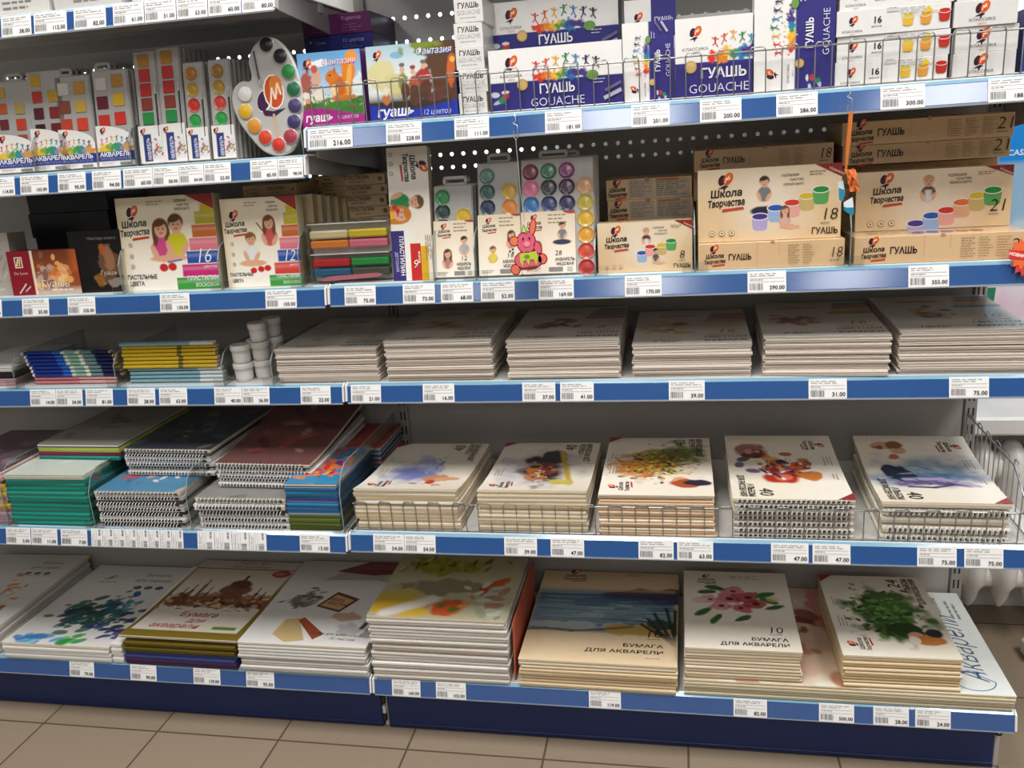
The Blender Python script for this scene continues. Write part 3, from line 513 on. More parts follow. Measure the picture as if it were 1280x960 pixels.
def art_classic2(P):                                     # the squarer face of the same line
    c = P.canvas('f1efec', .0012); c.rect(-1, 2, -1, .45, PURP, 1, .004)
    for i, q in enumerate(RAIN): c.blob(.52+i*.09, .50+.012*i, .09, .07, q, nz=.7, fr=14, edge=.2)
    P.lay(); P.logo(.27, .82, .14); P.text('КЛАССИКА', .26, .60, .038, '5a5450', 'c', width=.34); P.text('ЦВЕТА', .26, .555, .02, 'c86a3a', 'c'); men(P, .52, .68, .12, 5, .115)
    P.disc(.2, .40, .08, 'c9a25a'); P.disc(.2, .40, .06, 'dcbc78'); P.text('ГУАШЬ', .62, .25, .125, 'f4f2f6', 'c', .025, width=.6); P.text('GOUACHE', .56, .07, .115, 'e2e0f0', 'c', -.008, width=.78)
carton('second wide white and purple gouache box, left of the large upright one', .12, .122, .045, .697, yb, z1, art_classic2, 1, col=KL, right=PURP, name='gouache_box')
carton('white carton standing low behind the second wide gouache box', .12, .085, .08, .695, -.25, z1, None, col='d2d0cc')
def art_back(P): P.logo(.25, .5, .1); P.fine(.62, .85, .34, 7, .11, '8a8886', .3); P.rect(.3, .05, .25, .3, 'dedcd8')
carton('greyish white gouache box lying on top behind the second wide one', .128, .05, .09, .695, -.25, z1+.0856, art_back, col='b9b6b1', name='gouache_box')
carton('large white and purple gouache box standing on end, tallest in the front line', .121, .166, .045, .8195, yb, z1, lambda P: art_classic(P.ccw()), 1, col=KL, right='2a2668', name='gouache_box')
E2 = ['lowest', 'second from the bottom', 'second from the top', 'topmost']
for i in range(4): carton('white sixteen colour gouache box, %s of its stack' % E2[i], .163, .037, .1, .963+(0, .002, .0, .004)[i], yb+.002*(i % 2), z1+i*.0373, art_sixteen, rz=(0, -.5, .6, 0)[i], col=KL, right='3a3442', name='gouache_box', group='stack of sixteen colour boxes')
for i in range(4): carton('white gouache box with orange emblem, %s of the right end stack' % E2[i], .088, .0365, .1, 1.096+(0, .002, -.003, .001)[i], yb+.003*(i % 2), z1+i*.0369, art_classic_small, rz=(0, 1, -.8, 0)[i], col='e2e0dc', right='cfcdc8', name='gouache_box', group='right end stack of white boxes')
carton('dark blue carton at the right end of the gouache shelf', .07, .095, .1, 1.188, yb+.01, z1, None, 2, col='2a3a8a', right='22306e')
# -------- top left shelf: only the feet of these cartons are in view
z0 = TOP['0L']+.0003
def art_sand(seed):
    def f(P): c = P.canvas('cdbb98', .002); c.speck(90, .5, .5, .3, .3, ['a89878', 'e2d6ba', '8a7a5a', 'b8a070'], .03, .09, seed); P.lay()
    return f
for i, (x, wd, lab, col) in enumerate(((-.80, .05, 'sandy speckled carton at the far left of the top shelf', None), (-.742, .052, 'sandy speckled carton beside the white carton on the top shelf', None), (-.640, .14, 'white carton with small print on the top left shelf', 'e6e3dd'), (-.50, .13, 'second white carton on the top left shelf', 'dcd9d3'), (-.36, .13, 'third white carton on the top left shelf', 'd0cdc8'), (-.2, .15, 'last white carton on the top left shelf', 'd0cdc8'))):
    carton(lab, wd, .1, .12, x, -.375, z0, art_sand(i) if not col else (lambda P: P.fine(.3, .2, .5, 2, .09, '8a8680', .4)), col=col or 'cdbb98')
# ------------------------------------------------------------------ watercolour palettes
def palette(lab, w, h, pans, X, y, z, tilt, sleeve, sw=1., sh=.48, tab=None, d=.011, group=None, rz=0, brush=False, plain=False, name='watercolor_palette'):
    t = thing(name, lab, 'palette', (X, y, z), (-math.radians(tilt), 0, math.radians(rz)), group)
    m = M(); m.cbox(-w/2, w/2, 0, d, 0, h, 'a9a7a3', .0022, 'plastic')
    m.cbox(-w/2+.002, w/2-.002, -.0012, 0, .002, h-.002, 'b2b0ac', .0008, 'plastic'); ty = m.build('tray', t)
    if tab:
        tx, tw, th = tab; m = M(); x0, x1 = tx*w-tw*w/2, tx*w+tw*w/2
        for a in ((x0, x0+.006, 0, th), (x1-.006, x1, 0, th), (x0, x1, th-.006, th), (x0, x1, -.002, .004)): m.cbox(a[0], a[1], .002, .005, h+a[2], h+a[3], 'b4b2ae', .001, 'plastic')
        m.build('hanging_tab', ty)
    if not plain:
        for sh_, px, pz, r, c in pans:
            m = M(); x, zz = (px-.5)*w, pz*h
            if sh_ == 'o': m.lathe([(r*1.12, .0002), (r*1.1, .0014), (r, .0012), (r*.97, .0006), (r*.6, .0012), (.0001, .0016)], ['bab8b4', 'bab8b4', c, c, c, c], 'pan', 20, (x, -.0012, zz), 'y')
            else: m.cbox(x-r, x+r, -.0032, -.001, zz-r, zz+r, c, .0014, 'pan')
            m.build('paint_pan', t)
        if sleeve:
            m = M(); s_ = sw*w; P = Print(m, plane((-w/2-.0005, -.0036, .003), (1, 0, 0), (0, 0, 1)), s_+.001, sh*h, 'gloss'); sleeve(P); m.build('label_sleeve', t)
        if brush:
            m = M(); bx = w/2-.006; m.tube([(bx, -.0025, h*.25), (bx, -.0025, h*.62)], .0016, '2a2a2a', 'plastic', 6); m.tube([(bx, -.0025, h*.62), (bx, -.0025, h*.70)], .0018, 'c0b8a8', 'chrome', 6); m.build('brush', t)
    return t
def sleeve_akv(P):                                       # white arch, splash and blue band
    c = P.canvas('f0eeea', .0011)
    for i, q in enumerate(['e8b83a', 'f0c838', '8aa83a', '3a9a58', '3a88b8', 'e2902a']): c.blob(.12+i*.14, .44, .13, .09, q, nz=.7, fr=14, edge=.25)
    c.rect(-.1, 1.1, .12, .36, '2c3a8a', 1, .01); c.blob(.8, .47, .09, .09, 'c8a068'); P.lay(); men(P, .14, .60, .13, 6, .14); P.logo(.2, .88, .13)
    P.text('АКВАРЕЛЬ', .06, .235, .105, 'f2f0f4', 'l', .03, width=.86); P.text('WATERCOLOUR', .06, .15, .06, '9aa4d8', 'l', 0, width=.86); P.rect(.6, .02, .3, .06, '8a8886'); P.fine(.1, .08, .4, 2, .03, 'a09c98')
def sleeve_akv_cut(P):                                   # the same with its top edge cut as an arc
    r = 18; a = np.linspace(0, 1, r); arc = .62+.38*np.sqrt(np.clip(1-a*a, 0, 1)); sleeve_akv(Print(P.m, lambda u, v, k: P.f(u, np.minimum(v, np.interp(np.asarray(u)/P.w, a, arc)*P.h), k), P.w, P.h, P.mt, P.k))
def sleeve_tall(P):
    c = P.canvas('eceae6', .001); c.rect(.18, .52, .05, .78, '2c3a7a', 1, .02); c.rect(.52, .95, .1, .6, 'dfe0e4', 1, .05); c.speck(26, .75, .3, .12, .14, ['d2382a', 'e6b83a', '3a9a58', '3a78b0', '7a4a8a'], .03, .08, 4); P.lay()
    P.logo(.2, .86, .2); q = P.ccw(); q.text('АКВАРЕЛЬ', .08, .56, .085, 'e8e8f2', 'l', .02, width=.6); q.fine(.1, .52, .5, 1, .1, 'a8aed0', .4)
SQ = lambda cols, x, y0, dy, r: [('s', x, y0-i*dy, r, c) for i, c in enumerate(cols) if c]
OO = lambda cols, x, y0, dy, r: [('o', x, y0-i*dy, r, c) for i, c in enumerate(cols) if c]
zp = TOP['1L']+.0004; yp = -.332
def place(px0, px1, py, y=-.332): a = at(px0, py, y)[0]; b = at(px1, py, y)[0]; return (a+b)/2, b-a
defs = [
 ('leftmost square pan watercolour palette, cut by the frame', .082, .172, SQ(['c8a03a', 'c85a2a', '6a2a2a', 'a8342a'], .27, .88, .17, .0095)+SQ(['b8a058', 'c8442a', 'a04a3a', '2f8a4a'], .72, .70, .17, .0105), 3, 3+40, 209, sleeve_akv_cut, (.1, .5, .014), 4),
 ('taller square pan watercolour palette with yellow, red and plum pans', .076, .186, SQ(['c8a024', 'c03a24', '5a1a2a', '3a1420'], .28, .90, .16, .0105)+SQ([None, 'c8a02c', '8a2a2a', '6a2024'], .72, .90, .16, .0105), 48, 87, 213, sleeve_akv_cut, None, 4),
 ('blue banded watercolour palette with an empty white and an ochre top pan', .074, .172, SQ(['d6d3cc', '8a4a34', 'c8442a'], .25, .86, .19, .0115)+SQ(['c8923a', 'd2aa4a', 'd8442a', '2f8a4a'], .70, .86, .19, .0115), 80, 122, 208, sleeve_akv_cut, (-.2, .42, .015), 4),
 ('blue banded watercolour palette left of the tall single rows', .074, .176, SQ(['d2cfca', '6a1a24', 'c8342a'], .25, .86, .19, .0115)+SQ(['b8863a', 'd8b02a', 'd2342a', '2f8a4a'], .70, .88, .19, .0115), 127, 169, 205, sleeve_akv_cut, (-.2, .45, .015), 5),
 ('tall single row watercolour palette, left of two, square pans', .047, .203, SQ(['b8842a', 'c82a20', 'c02a22', '8a3a2c', '2a8a44'], .46, .91, .125, .0112), 178, 206, 199, sleeve_tall, None, 3),
 ('tall single row watercolour palette, right of two, square pans', .047, .206, SQ(['b8842a', 'c82a20', 'c02a22', '8a3a2c', '2a8a44'], .46, .91, .125, .0112), 207, 234, 196, sleeve_tall, None, 7),
 ('single row palette of round pans, left of two beside the artist palette', .042, .176, OO(['b8762a', 'b8922a', 'c83020', '2f9a4a'], .44, .88, .155, .0118), 237, 263, 194, sleeve_tall, None, 4),
 ('single row palette of round pans, right of two beside the artist palette', .044, .177, OO(['a8762a', 'b08c2a', 'c84038', '2f9a4a'], .46, .88, .155, .0118), 267, 297, 192, sleeve_tall, None, 9)]
SHORT = ['leftmost square pan palette', 'yellow, red and plum palette', 'palette with empty white pan', 'last blue banded palette', 'left tall single row palette', 'right tall single row palette', 'left round pan palette', 'palette next to the artist palette']
for i, (lab, w_, h, pans, a, b, py, sl, tab, nb) in enumerate(defs):
    X = (at(a, py, yp)[0]+at(b, py, yp)[0])/2
    sh = .42 if i < 4 else .33
    palette(lab, w_, h, pans, X, yp, zp, 8, sl, 1., sh, tab, brush=i >= 4)
    for j in range(1, nb): palette('clear watercolour palette, %s behind the %s' % (ORD[j-1], SHORT[i]), w_, h, [], X+.003*j*.3, yp+.0155*j, zp, 8, None, tab=tab, plain=True, group='palettes in line on the palette shelf')
# artist's palette
t = thing('artist_palette', 'white kidney shaped artist palette with round paints and orange oval emblem', 'palette', (-.072, -.340, zp+.002), (-.10, math.radians(3), 0))
ctrl = [(.012, 0), (.04, .012), (.056, .05), (.062, .09), (.058, .13), (.04, .172), (.018, .196), (-.005, .20), (-.026, .188), (-.038, .163), (-.034, .140), (-.038, .128), (-.055, .128), (-.070, .115), (-.074, .092), (-.064, .062), (-.044, .034), (-.018, .008)]
def smooth(pts, n=5):
    out = []; k = len(pts)
    for i in range(k):
        p0, p1, p2, p3 = (np.array(pts[(i+q) % k]) for q in (-1, 0, 1, 2))
        for s in np.linspace(0, 1, n, False): out.append(.5*((2*p1)+(-p0+p2)*s+(2*p0-5*p1+4*p2-p3)*s*s+(-p0+3*p1-3*p2+p3)*s**3))
    return out
o = smooth(ctrl); m = M(); cx = np.mean([q[0] for q in o]); cz = np.mean([q[1] for q in o]); ins = [((q[0]-cx)*.955+cx, (q[1]-cz)*.97+cz) for q in o]
m.prism(o, 0, .006, 'b6b4b0', 'plastic'); n = len(o)
m.add([(q[0], 0, q[1]) for q in o]+[(q[0], -.0025, q[1]) for q in ins], [(j, (j+1) % n, n+(j+1) % n, n+j) for j in range(n)], 'c6c4c0', 'plastic', True); m.add([(q[0], -.0025, q[1]) for q in ins], [list(range(n))], 'bcbab6', 'plastic')
P = Print(m, plane((-.074, -.0027, 0), (1, 0, 0), (0, 0, 1)), .136, .2, 'gloss', .0004); P.poly([(.36, .70), (.42, .70), (.66, .40), (.58, .36)], 'aeaca8')
P.disc(.46, .47, .10, 'efece6', .15, -15); P.disc(.45, .47, .085, '43204a', .13, -15); P.disc(.60, .545, .145, 'f2efe9', .22, 8); P.disc(.60, .545, .125, 'd2501e', .20, 8); P.disc(.63, .60, .09, 'e8822c', .12, 8)
P.line([(.55, .42), (.57, .58), (.62, .48), (.65, .62), (.70, .52)], .026, 'f6e6d2'); P.poly([(.42, .40), (.58, .38), (.76, .41), (.6, .34), (.46, .345)], '43204a'); P.line([(.585, .36), (.625, .17)], .03, 'd8b088')
m.build('tray', t)
for px, pz, c in ((-.001, .188, '1c1a1a'), (.024, .168, '242224'), (.038, .142, '2a8a42'), (.046, .113, '1f6a44'), (.047, .085, '44406a'), (.044, .058, '3f3a66'), (.036, .033, 'a83a4c'), (.013, .019, 'cc3a2c'), (-.012, .032, 'd0442a'), (-.032, .052, 'd8902a'), (-.0475, .077, 'dcae2a'), (-.047, .106, 'dddad4')):
    m = M(); r = .0125; m.lathe([(r*1.1, 0), (r*1.08, .0025), (r*.94, .003), (r*.6, .0045), (.0001, .005)], ['bcbab6', 'c8c6c2', c, c, c], 'pan', 22, (px, -.0025, pz), 'y'); m.build('paint_pan', t)
m = M(); m.tube([(-.026, -.005, .178), (-.018, -.005, .130)], .0013, '2a2826', 'plastic', 6); m.tube([(-.018, -.005, .130), (-.0165, -.005, .120)], .0016, 'c8c4bc', 'chrome', 6); m.build('brush', t)
for x, lab in ((-.555, 'clear divider left of the square pan palettes'), (-.352, 'clear divider left of the tall single row palettes'), (-.012, 'clear divider at the right end of the palette shelf')): divider('1L', x, .26, .075, .022, lab)
# ------------------------------------------------------------------ second shelf: plasticine, honey watercolours, gouache
z2l, z2 = TOP['2L']+.0004, TOP['2R']+.0004
def art_marble(P):
    c = P.canvas('b3aca2', .0015); c.speck(40, .5, .5, .3, .3, ['8a8078', 'cfc8be', 'a08c80'], .05, .2, 5, .15); P.lay()
carton('marbled grey box standing at the left end of the plasticine shelf', .11, .125, .05, -.742, -.31, z2l, art_marble, 4, col='8f8880')
def art_deluxe(P):
    c = P.canvas('9a4a2a', .0012); c.grad('6a3420', .5, 1); c.rect(.9, 1.1, .5, 1, 'c8642a', .6, .1); c.speck(46, .66, .42, .14, .11, ['f0b060', 'e88a3a', 'f6cc8a', 'd2702a', 'e2a070'], .03, .08, 8, .7); c.speck(16, .48, .5, .06, .12, ['b08a78', 'c8a898', '8a5a4a'], .03, .06, 3, .7); c.rect(-.1, 1.1, -.1, .13, 'd2c2b2', .9, .12)
    c.rect(-.1, .335, -.1, 1.1, '8c1526', 1, .004); c.rect(.335, .372, -.1, 1.1, 'ead9b8', 1, .004); P.lay()
    P.rect(.10, .62, .115, .25, 'e8d8b8'); P.rect(.115, .645, .085, .20, '8a3a2a'); P.line([(.125, .66), (.16, .83)], .022, 'f0dcb0'); P.line([(.165, .66), (.185, .83)], .016, 'f0dcb0')
    P.text('De Luxe', .165, .47, .036, 'e2b8b0', 'c', 0, .1, width=.2); P.line([(.10, .04), (.22, .26)], .02, 'd8c8c0'); P.line([(.19, .08), (.28, .2)], .018, 'c8b8b0'); P.text('Гуашь', .42, .16, .085, '4a2418', 'l', .03, .15, width=.42); P.text('Гуашь', .424, .165, .085, 'f2e6dc', 'l', .005, .15, width=.415); P.fine(.58, .08, .34, 1, .1, 'f2e6dc', .35)
carton('red and orange gouache box with apricot flowers, left bay', .157, .088, .05, -.6085, -.32, z2l, art_deluxe, 3, col='7a1422', top='5a1a1a', name='gouache_box')
for i in range(4): carton('black paint box, %s of the dark pile behind the red gouache box' % E2[i], .19, .05, .14, -.625+(0, .004, -.002, .003)[i], -.19, z2l+i*.0503, None, col='161414', group='dark pile on the plasticine shelf')
def art_master(P):
    c = P.canvas('15120f', .0013); c.blob(.72, .45, .22, .34, '6a4a34', nz=.4); c.blob(.62, .7, .06, .1, 'b05a24', nz=.3); c.blob(.74, .55, .1, .2, '9a6a4a', nz=.3); c.blob(.5, .2, .08, .1, '8a5a24', nz=.4); c.blob(.82, .15, .2, .08, '8a8078', nz=.4); c.rect(-.1, .34, -.1, 1.1, '100e0d', 1, .01); c.rect(.34, 1.1, .78, 1.1, '100e0d', 1, .01); P.lay()
    P.text('Мастер-класс', .36, .85, .05, '8a8680', 'l', 0, 0, 0, .56); P.text('Гуашь', .52, .28, .075, 'c8b8a4', 'l', 0, .15, width=.32)
carton('black gouache box with a shadowy orange picture, beside the sixteen stick pack', .115, .121, .05, -.486, -.318, z2l, art_master, 3, col='141210', name='gouache_box')
def stick_art(P, n, big, kids, cols, berries):
    c = P.canvas('efe2c6', .0013); c.grad('f7f1e4', .75, .1); c.grad('e2cda4', .12, 0, .8, True)
    kids(c)
    for k, (x, q) in enumerate(cols): y = k*.138; c.rect(x, 1.2, y, y+.128, q, 1, .006); c.rect(x, 1.2, y+.07, y+.10, 'ffffff', .16, .03); c.rect(x, 1.2, y-.002, y+.018, '000000', .14, .02)
    c.rect(.6, 1.1, .86, 1.1, 'efe2c6', 1, .01); c.rect(.86, 1.1, .80, .90, 'c8b82a', 1, .02)
    for bx, by in berries: c.blob(bx, by, .045, .038, 'c8282c', nz=.1)
    P.lay(); P.school(.17, .70, .175); P.poly([(.72, 1), (1, .84), (1, 1)], '9a2f2c')
    P.fine(.32, .94, .18, 2, .03, 'a89a84', .4); P.text('подбираем', .60, .93, .03, '6a5a4a', 'l', 0, .2, width=.13); P.text('чувство', .63, .885, .03, '6a5a4a', 'l', 0, .2, width=.13); P.text('прекрасного', .60, .845, .03, '6a5a4a', 'l', 0, .2, width=.16)
    P.text('ПАСТЕЛЬНЫЕ', .04, .13, .04, '2a2622', 'l', .02, width=.31); P.text('ЦВЕТА', .06, .06, .04, '2a2622', 'l', .02, width=.15); P.text('ПЛАСТИЛИН', .66, .095, .042, 'f2f4ee', 'l', .02, width=.32); P.text('ВОСКОВОЙ', .74, .025, .036, 'e2f0da', 'l', .01, width=.24)
    P.text(big, .76, .28, .14, 'f6f4f0', 'l', -.01, .25, width=.16); P.text('цветов', .84, .225, .03, 'f2e2ea', 'l', 0, .1)
    for y in (.5, .38, .27): P.disc(.11, y, .022, '8a7c68'); P.disc(.11, y, .018, 'efe4d0'); P.disc(.11, y, .009, '6a5c48')
def art16(P):
    def kids(c): c.kid(.44, .66, .15, '6a4020', 'd04a86', True); c.kid(.60, .70, .15, '5a3a20', 'd2c62a'); c.blob(.5, .34, .2, .03, 'e0ab8a'); c.stroke([(.48, .30), (.62, .32)], .008, '3a6ab0')
    stick_art(P, 6, '16', kids, [(.55, '3a9a3a'), (.62, 'cc2a78'), (.68, '2a52a8'), (.72, 'e07a8a'), (.76, 'c8682a'), (.80, 'c2b42c')], [(.43, .24), (.52, .25)])
def art12(P):
    def kids(c): c.kid(.36, .54, .14, '8a5a30', 'e6e4e0'); c.kid(.62, .72, .14, '7a4a24', 'c85a5a', True); c.stroke([(.46, .72), (.54, .62)], .008, '3a2a20'); c.blob(.36, .27, .18, .04, 'e0ab8a')
    stick_art(P, 6, '12', kids, [(.56, '3a9a3a'), (.64, 'd8443a'), (.70, '2a52a8'), (.74, 'e07a8a'), (.78, 'c8682a'), (.82, 'c2b42c')], [(.36, .185), (.46, .2), (.55, .21)])
carton('large cream plasticine pack with two hugging children and the number 16', .206, .179, .03, -.328, -.322, z2l, art16, 6, col='eadfc6', right='cdbfa2', name='plasticine_pack', cat='plasticine pack')
carton('large cream plasticine pack with two seated children and the number 12', .153, .166, .03, -.133, -.322, z2l, art12, 5, col='eadfc6', right='cdbfa2', name='plasticine_pack', cat='plasticine pack')
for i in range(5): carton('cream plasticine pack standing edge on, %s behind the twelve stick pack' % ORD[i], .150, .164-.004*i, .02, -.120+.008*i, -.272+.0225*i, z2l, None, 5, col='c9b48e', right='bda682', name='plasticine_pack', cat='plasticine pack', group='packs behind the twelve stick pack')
def art_plst(P): P.logo(.09, .55, .035); P.text('Школа', .22, .62, .022, '4a3424', 'c', .02); P.text('Творчества', .22, .25, .022, '4a3424', 'c', .02, width=.16); P.rect(.16, .1, .14, .06, 'c05a3a'); P.text('ПЛАСТИЛИН', .46, .52, .05, '3a2a20', 'l', .02, width=.33); P.text('ВОСКОВОЙ', .52, .2, .026, '5a4636', 'l', .01, width=.2); P.disc(.94, .5, .03, '8a6a4a')
for i in range(9): carton('cream plasticine box lying flat, %s from the top of the pile behind the clear case' % ORD[8-i], .155, .0205, .1, -.008+(0, .003, -.002, .002, 0, .003, -.001, .002, 0)[i], -.16+.003*(i % 2), z2+i*.0209+.001, art_plst, col='dcc096', name='plasticine_box', group='flat plasticine boxes', flap='9a7a54')
carton('cream plasticine box lying across the standing packs left of the flat boxes', .11, .02, .12, -.128, -.262, z2l+.1648, art_plst, col='b89a70', name='plasticine_box')
# clear case with plasticine sticks
t = thing('plasticine_case', 'clear plastic case of bright plasticine sticks at the shelf joint', 'plasticine', (.0385, -.325, z2), (-.05, 0, .02))
m = M(); m.cbox(-.0805, .0805, 0, .03, 0, .113, 'e8ecec', .003, 'clear'); m.build('case_lid', t)
m = M(); m.cbox(-.077, .077, .0265, .029, .003, .110, 'd8d6d0', .001, 'plastic'); m.cbox(-.077, .077, .006, .027, .0525, .0545, 'e2e0dc', .0005, 'plastic'); m.cbox(-.077, .077, .006, .027, .1085, .1105, 'dedcd8', .0005, 'plastic'); m.build('inner_tray', t)
for z, a, b in ((.0895, 'e8d8a8', 'e6c83a'), (.0715, 'e88a3a', 'e87a92'), (.0375, 'cc2e30', '2f9a4a'), (.0195, '2f6a8c', '55564e')):
    for x0, x1, c in ((-.075, -.001, a), (.001, .075, b)):
        m = M(); m.cbox(x0, x1, .008, .024, z-.0075, z+.0075, c, .003, 'gloss'); m.cbox(x0, x1, .0078, .0245, z-.001, z+.0072, c, .003, 'gloss'); m.build('plasticine_stick', t)
m = M(); m.prism([(-.062, .006), (-.045, .013), (.05, .0165), (.062, .0135), (.055, .009), (-.05, .004)], .0045, .0065, 'd07a8a', 'plastic'); m.build('modelling_knife', t)
def art_tall9(P0):
    P = P0.cw(); c = P.canvas('f1e8d8', .0013); c.grad('f8f4ea', .6, .1, 1, True)
    c.kid(.41, .66, .10, '6a4a2a', '1f8a4a'); c.kid(.50, .30, .115, 'c87a2a', 'e8b23a', True); c.rect(.60, .7, .2, .6, 'f0ece2', 1, .02); c.blob(.44, .12, .02, .018, 'c8282c'); c.blob(.47, .2, .02, .018, 'c8282c')
    c.rect(.62, 1.1, .62, 1.1, 'e2d2c0', 0); P.lay()
    P.rect(.62, .0, .38, .32, '3c3478'); P.rect(.62, .32, .38, .14, 'f2ece2'); P.rect(.72, .46, .28, .26, 'cc2f2c'); P.rect(.74, .72, .26, .18, 'dfae2a')
    for y in (.04, .10, .16, .22, .28): P.rect(.62, y, .38, .006, '2a2460')
    for y in (.51, .57, .63, .69): P.rect(.72, y, .28, .008, 'b02622')
    P.school(.15, .60, .12); P.text('ПЛАСТИЛИН', .66, .2, .032, 'f2f0f4', 'l', .02, width=.30); P.text('ДЕТСКИЙ', .78, .08, .022, 'c8c4e0', 'l', .01, width=.15); P0.k = P.k+.0002; P0.text('9', .50, .095, .20, 'f6f0ec', 'l', -.005, .2); P.fine(.66, .95, .2, 3, .05, 'a08a6a', .4); P.fine(.78, .66, .1, 1, .1, 'f2d2cc', .4)
    for x in (.05, .12, .19): P.disc(x, .1, .015, '8a7c68'); P.disc(x, .1, .011, 'efe4d0')
carton('tall narrow plasticine pack with two children, art turned sideways', .076, .238, .025, .160, -.322, z2, art_tall9, 8, col='efe6d6', right='c8bca8', name='plasticine_pack', cat='plasticine pack')
# honey watercolours
def sleeve_kids(n, two):
    def f(P):
        c = P.canvas('eddcc0', .0012); c.grad('f4ebdc', .8, .1); c.blob(.93, 1.0, .15, .06, 'b03a34')
        if n == '28': c.kid(.30, .46, .13, '6a4420', 'e2b89a', True); c.kid(.76, .76, .12, '3a2a24', '7a7c80'); c.blob(.75, .50, .17, .05, '2a2a48')
        elif n == '18': c.kid(.34, .42, .15, '7a5a34', 'd8cc3a'); c.kid(.78, .66, .16, '5a3424', 'd08a8a', True)
        else: c.kid(.34, .42, .18, '5a3a24', 'b07a74', True); c.kid(.76, .64, .17, '2a2220', 'a8aab0')
        P.lay(); P.school(.24 if n == '28' else .26, .80, .17 if n == '28' else .2); P.fine(.5, .93, .36, 3, .06, '9a8a74', .3)
        P.text(n, .66 if n != '28' else .62, .29, .09 if n == '28' else .12, '2a2420', 'l', -.008, .1); P.text('АКВАРЕЛЬ', .56 if n != '28' else .62, .2, .055 if n == '28' else .07, '2a2420', 'l', .015, width=.36); P.text('МЕДОВАЯ', .58 if n != '28' else .64, .13, .05 if n == '28' else .065, '2a2420', 'l', .015, width=.32)
        P.rect(.5, .03, .26, .07, '8a8884'); P.rect(.84, .03, .1, .07, 'c2beb8'); P.fine(.08, .08, .3, 2, .03, 'a89c8c')
    return f
g12 = OO(['2a8a44', '1f3a34', '22344a'], .24, .87, .155, .0135)+OO(['d9b32a', 'd8862a'], .76, .66, .155, .0135)
palette('smallest white palette of round pans with cream label, green pan at top', .0735, .169, g12, at(569, 347, -.322)[0], -.322, z2, 13, sleeve_kids('12', 1), 1, .60, (.05, .62, .016), d=.012, name='watercolor_palette')
g18 = OO(['5a8478', '2f5a54', '2a3450', '22262e'], .24, .88, .135, .0135)+OO(['d2a82a', 'd8862a', 'c84a2a'], .76, .74, .135, .0135)
palette('white two column palette of round pans with a teal pan at top left', .077, .204, g18, at(626, 343.5, -.322)[0], -.322, z2, 12, sleeve_kids('18', 1), 1, .53, (.02, .55, .016), d=.012)
g28 = [q for j, cs in enumerate((['7a2434', 'e8789a', '2a72b0', '1c2630'], ['3a7a58', '33343a', '24386a', '241f2c'], ['8a3a72', '4a2244', '2a2450', '2a2036'])) for q in OO(cs, .14+j*.245, .885, .138, .0138)]+OO([None, 'e2a878', 'bca834', 'd8ac24', 'd89a24', 'c8442a', 'b82a24'], .875, .885, .138, .0138)
palette('large white palette of four columns of round pans, cream label with a girl', .131, .206, g28, at(699, 342, -.322)[0], -.322, z2, 13, sleeve_kids('28', 1), .73, .53, (-.05, .4, .014), d=.012)
for nm, w_, h, px, py, nb in (('smallest round pan palette', .0735, .169, 569, 347, 3), ('teal topped palette', .077, .204, 626, 343.5, 3), ('four column palette', .131, .206, 699, 342, 3)):
    for j in range(1, nb): palette('white watercolour palette, %s behind the %s' % (ORD[j-1], nm), w_, h, [], at(px, py, -.322)[0]+.002*j, -.322+.0165*j, z2, 13, None, tab=(0, .55, .012), plain=True, d=.011, group='palettes in line behind the round pan palettes')
# boxes of gouache pots
POTS = {'v': ('4a3a8c', 'b0a6d2'), 'b': ('2a5ab0', '9ab4d8'), 'r': ('d2382e', 'e6a69a'), 'o': ('e07030', 'e0aa84'), 'y': ('d8b82c', 'c8b070'), 'g': ('2a8a3a', '5aa25a')}
def art_pots(n, list_, kx, tall):
    def f(P):
        c = P.canvas('e2c398', .0013); c.grad('ecdcc0', .45, 1, .8); c.blob(.5, .5, .24, .2, 'eee4d2', a=.7, edge=.6); k = P.h/P.w
        c.kid(kx, .80, .068, '3a2a20' if n == '18' else 'c89a6a', '7a7c80' if n == '18' else '5a3a34'); c.blob(kx, .40, .10, .035, '2a2a44', nz=.1) if n == '18' else c.rect(kx-.022, kx+.022, .46, .66, 'e8e4de', .9, .02)
        P.lay()
        for q, x, y in list_: P.pot(x, y, .118, *POTS[q])
        c2 = Canvas(P.w*.19, P.h*.46, .0012, 'f0e2cc'); c2.kid(.45, .66, .30, '7a4a2a' if n != '8' else '2a2220', 'd8b0a4' if n != '8' else '5a5a60', n != '8'); c2.blob(.6, .16, .38, .1, 'e0ab8a', nz=.2)
        q = Print(P.m, lambda a, b, kk: P.f(np.asarray(a)+.53*P.w if n != '21' else np.asarray(a)+.555*P.w, np.asarray(b)+.10*P.h, kk), P.w*.19, P.h*.46, P.mt, P.k); c_ = c2
        if n != '21': q.lay(c_, True); P.k = q.k
        P.school(.2, .64, .15 if n != '21' else .125); P.poly([(.82, 1), (1, .82), (1, 1)], '8f2a26'); P.text('Новинка', .91, .93, .02, 'f0d8c8', 'l', 0, 0, -25)
        P.text('подбираем', .585, .86, .022, '5a4a3a', 'l', 0, .25, width=.12); P.text('чувство', .64, .80, .02, '5a4a3a', 'l', 0, 0, width=.1); P.text('прекрасного', .60, .74, .02, '5a4a3a', 'l', 0, .2, width=.14); P.fine(.78, .9, .12, 2, .035, 'a08a6a', .4)
        if n != '21': P.text('ГУАШЬ', .80, .06, .045, '2a211c', 'l', .02, width=.18)
        P.text(n, .86, .25, .085, '2a211c', 'l', -.01, .15); P.fine(.86, .2, .07, 1, .05, '8a7a64', .3)
        for x in (.1, .17, .24): P.disc(x, .12, .02, '8a7a60'); P.disc(x, .12, .016, 'f0dcb8'); P.disc(x, .12, .007, '6a5a44')
    return f
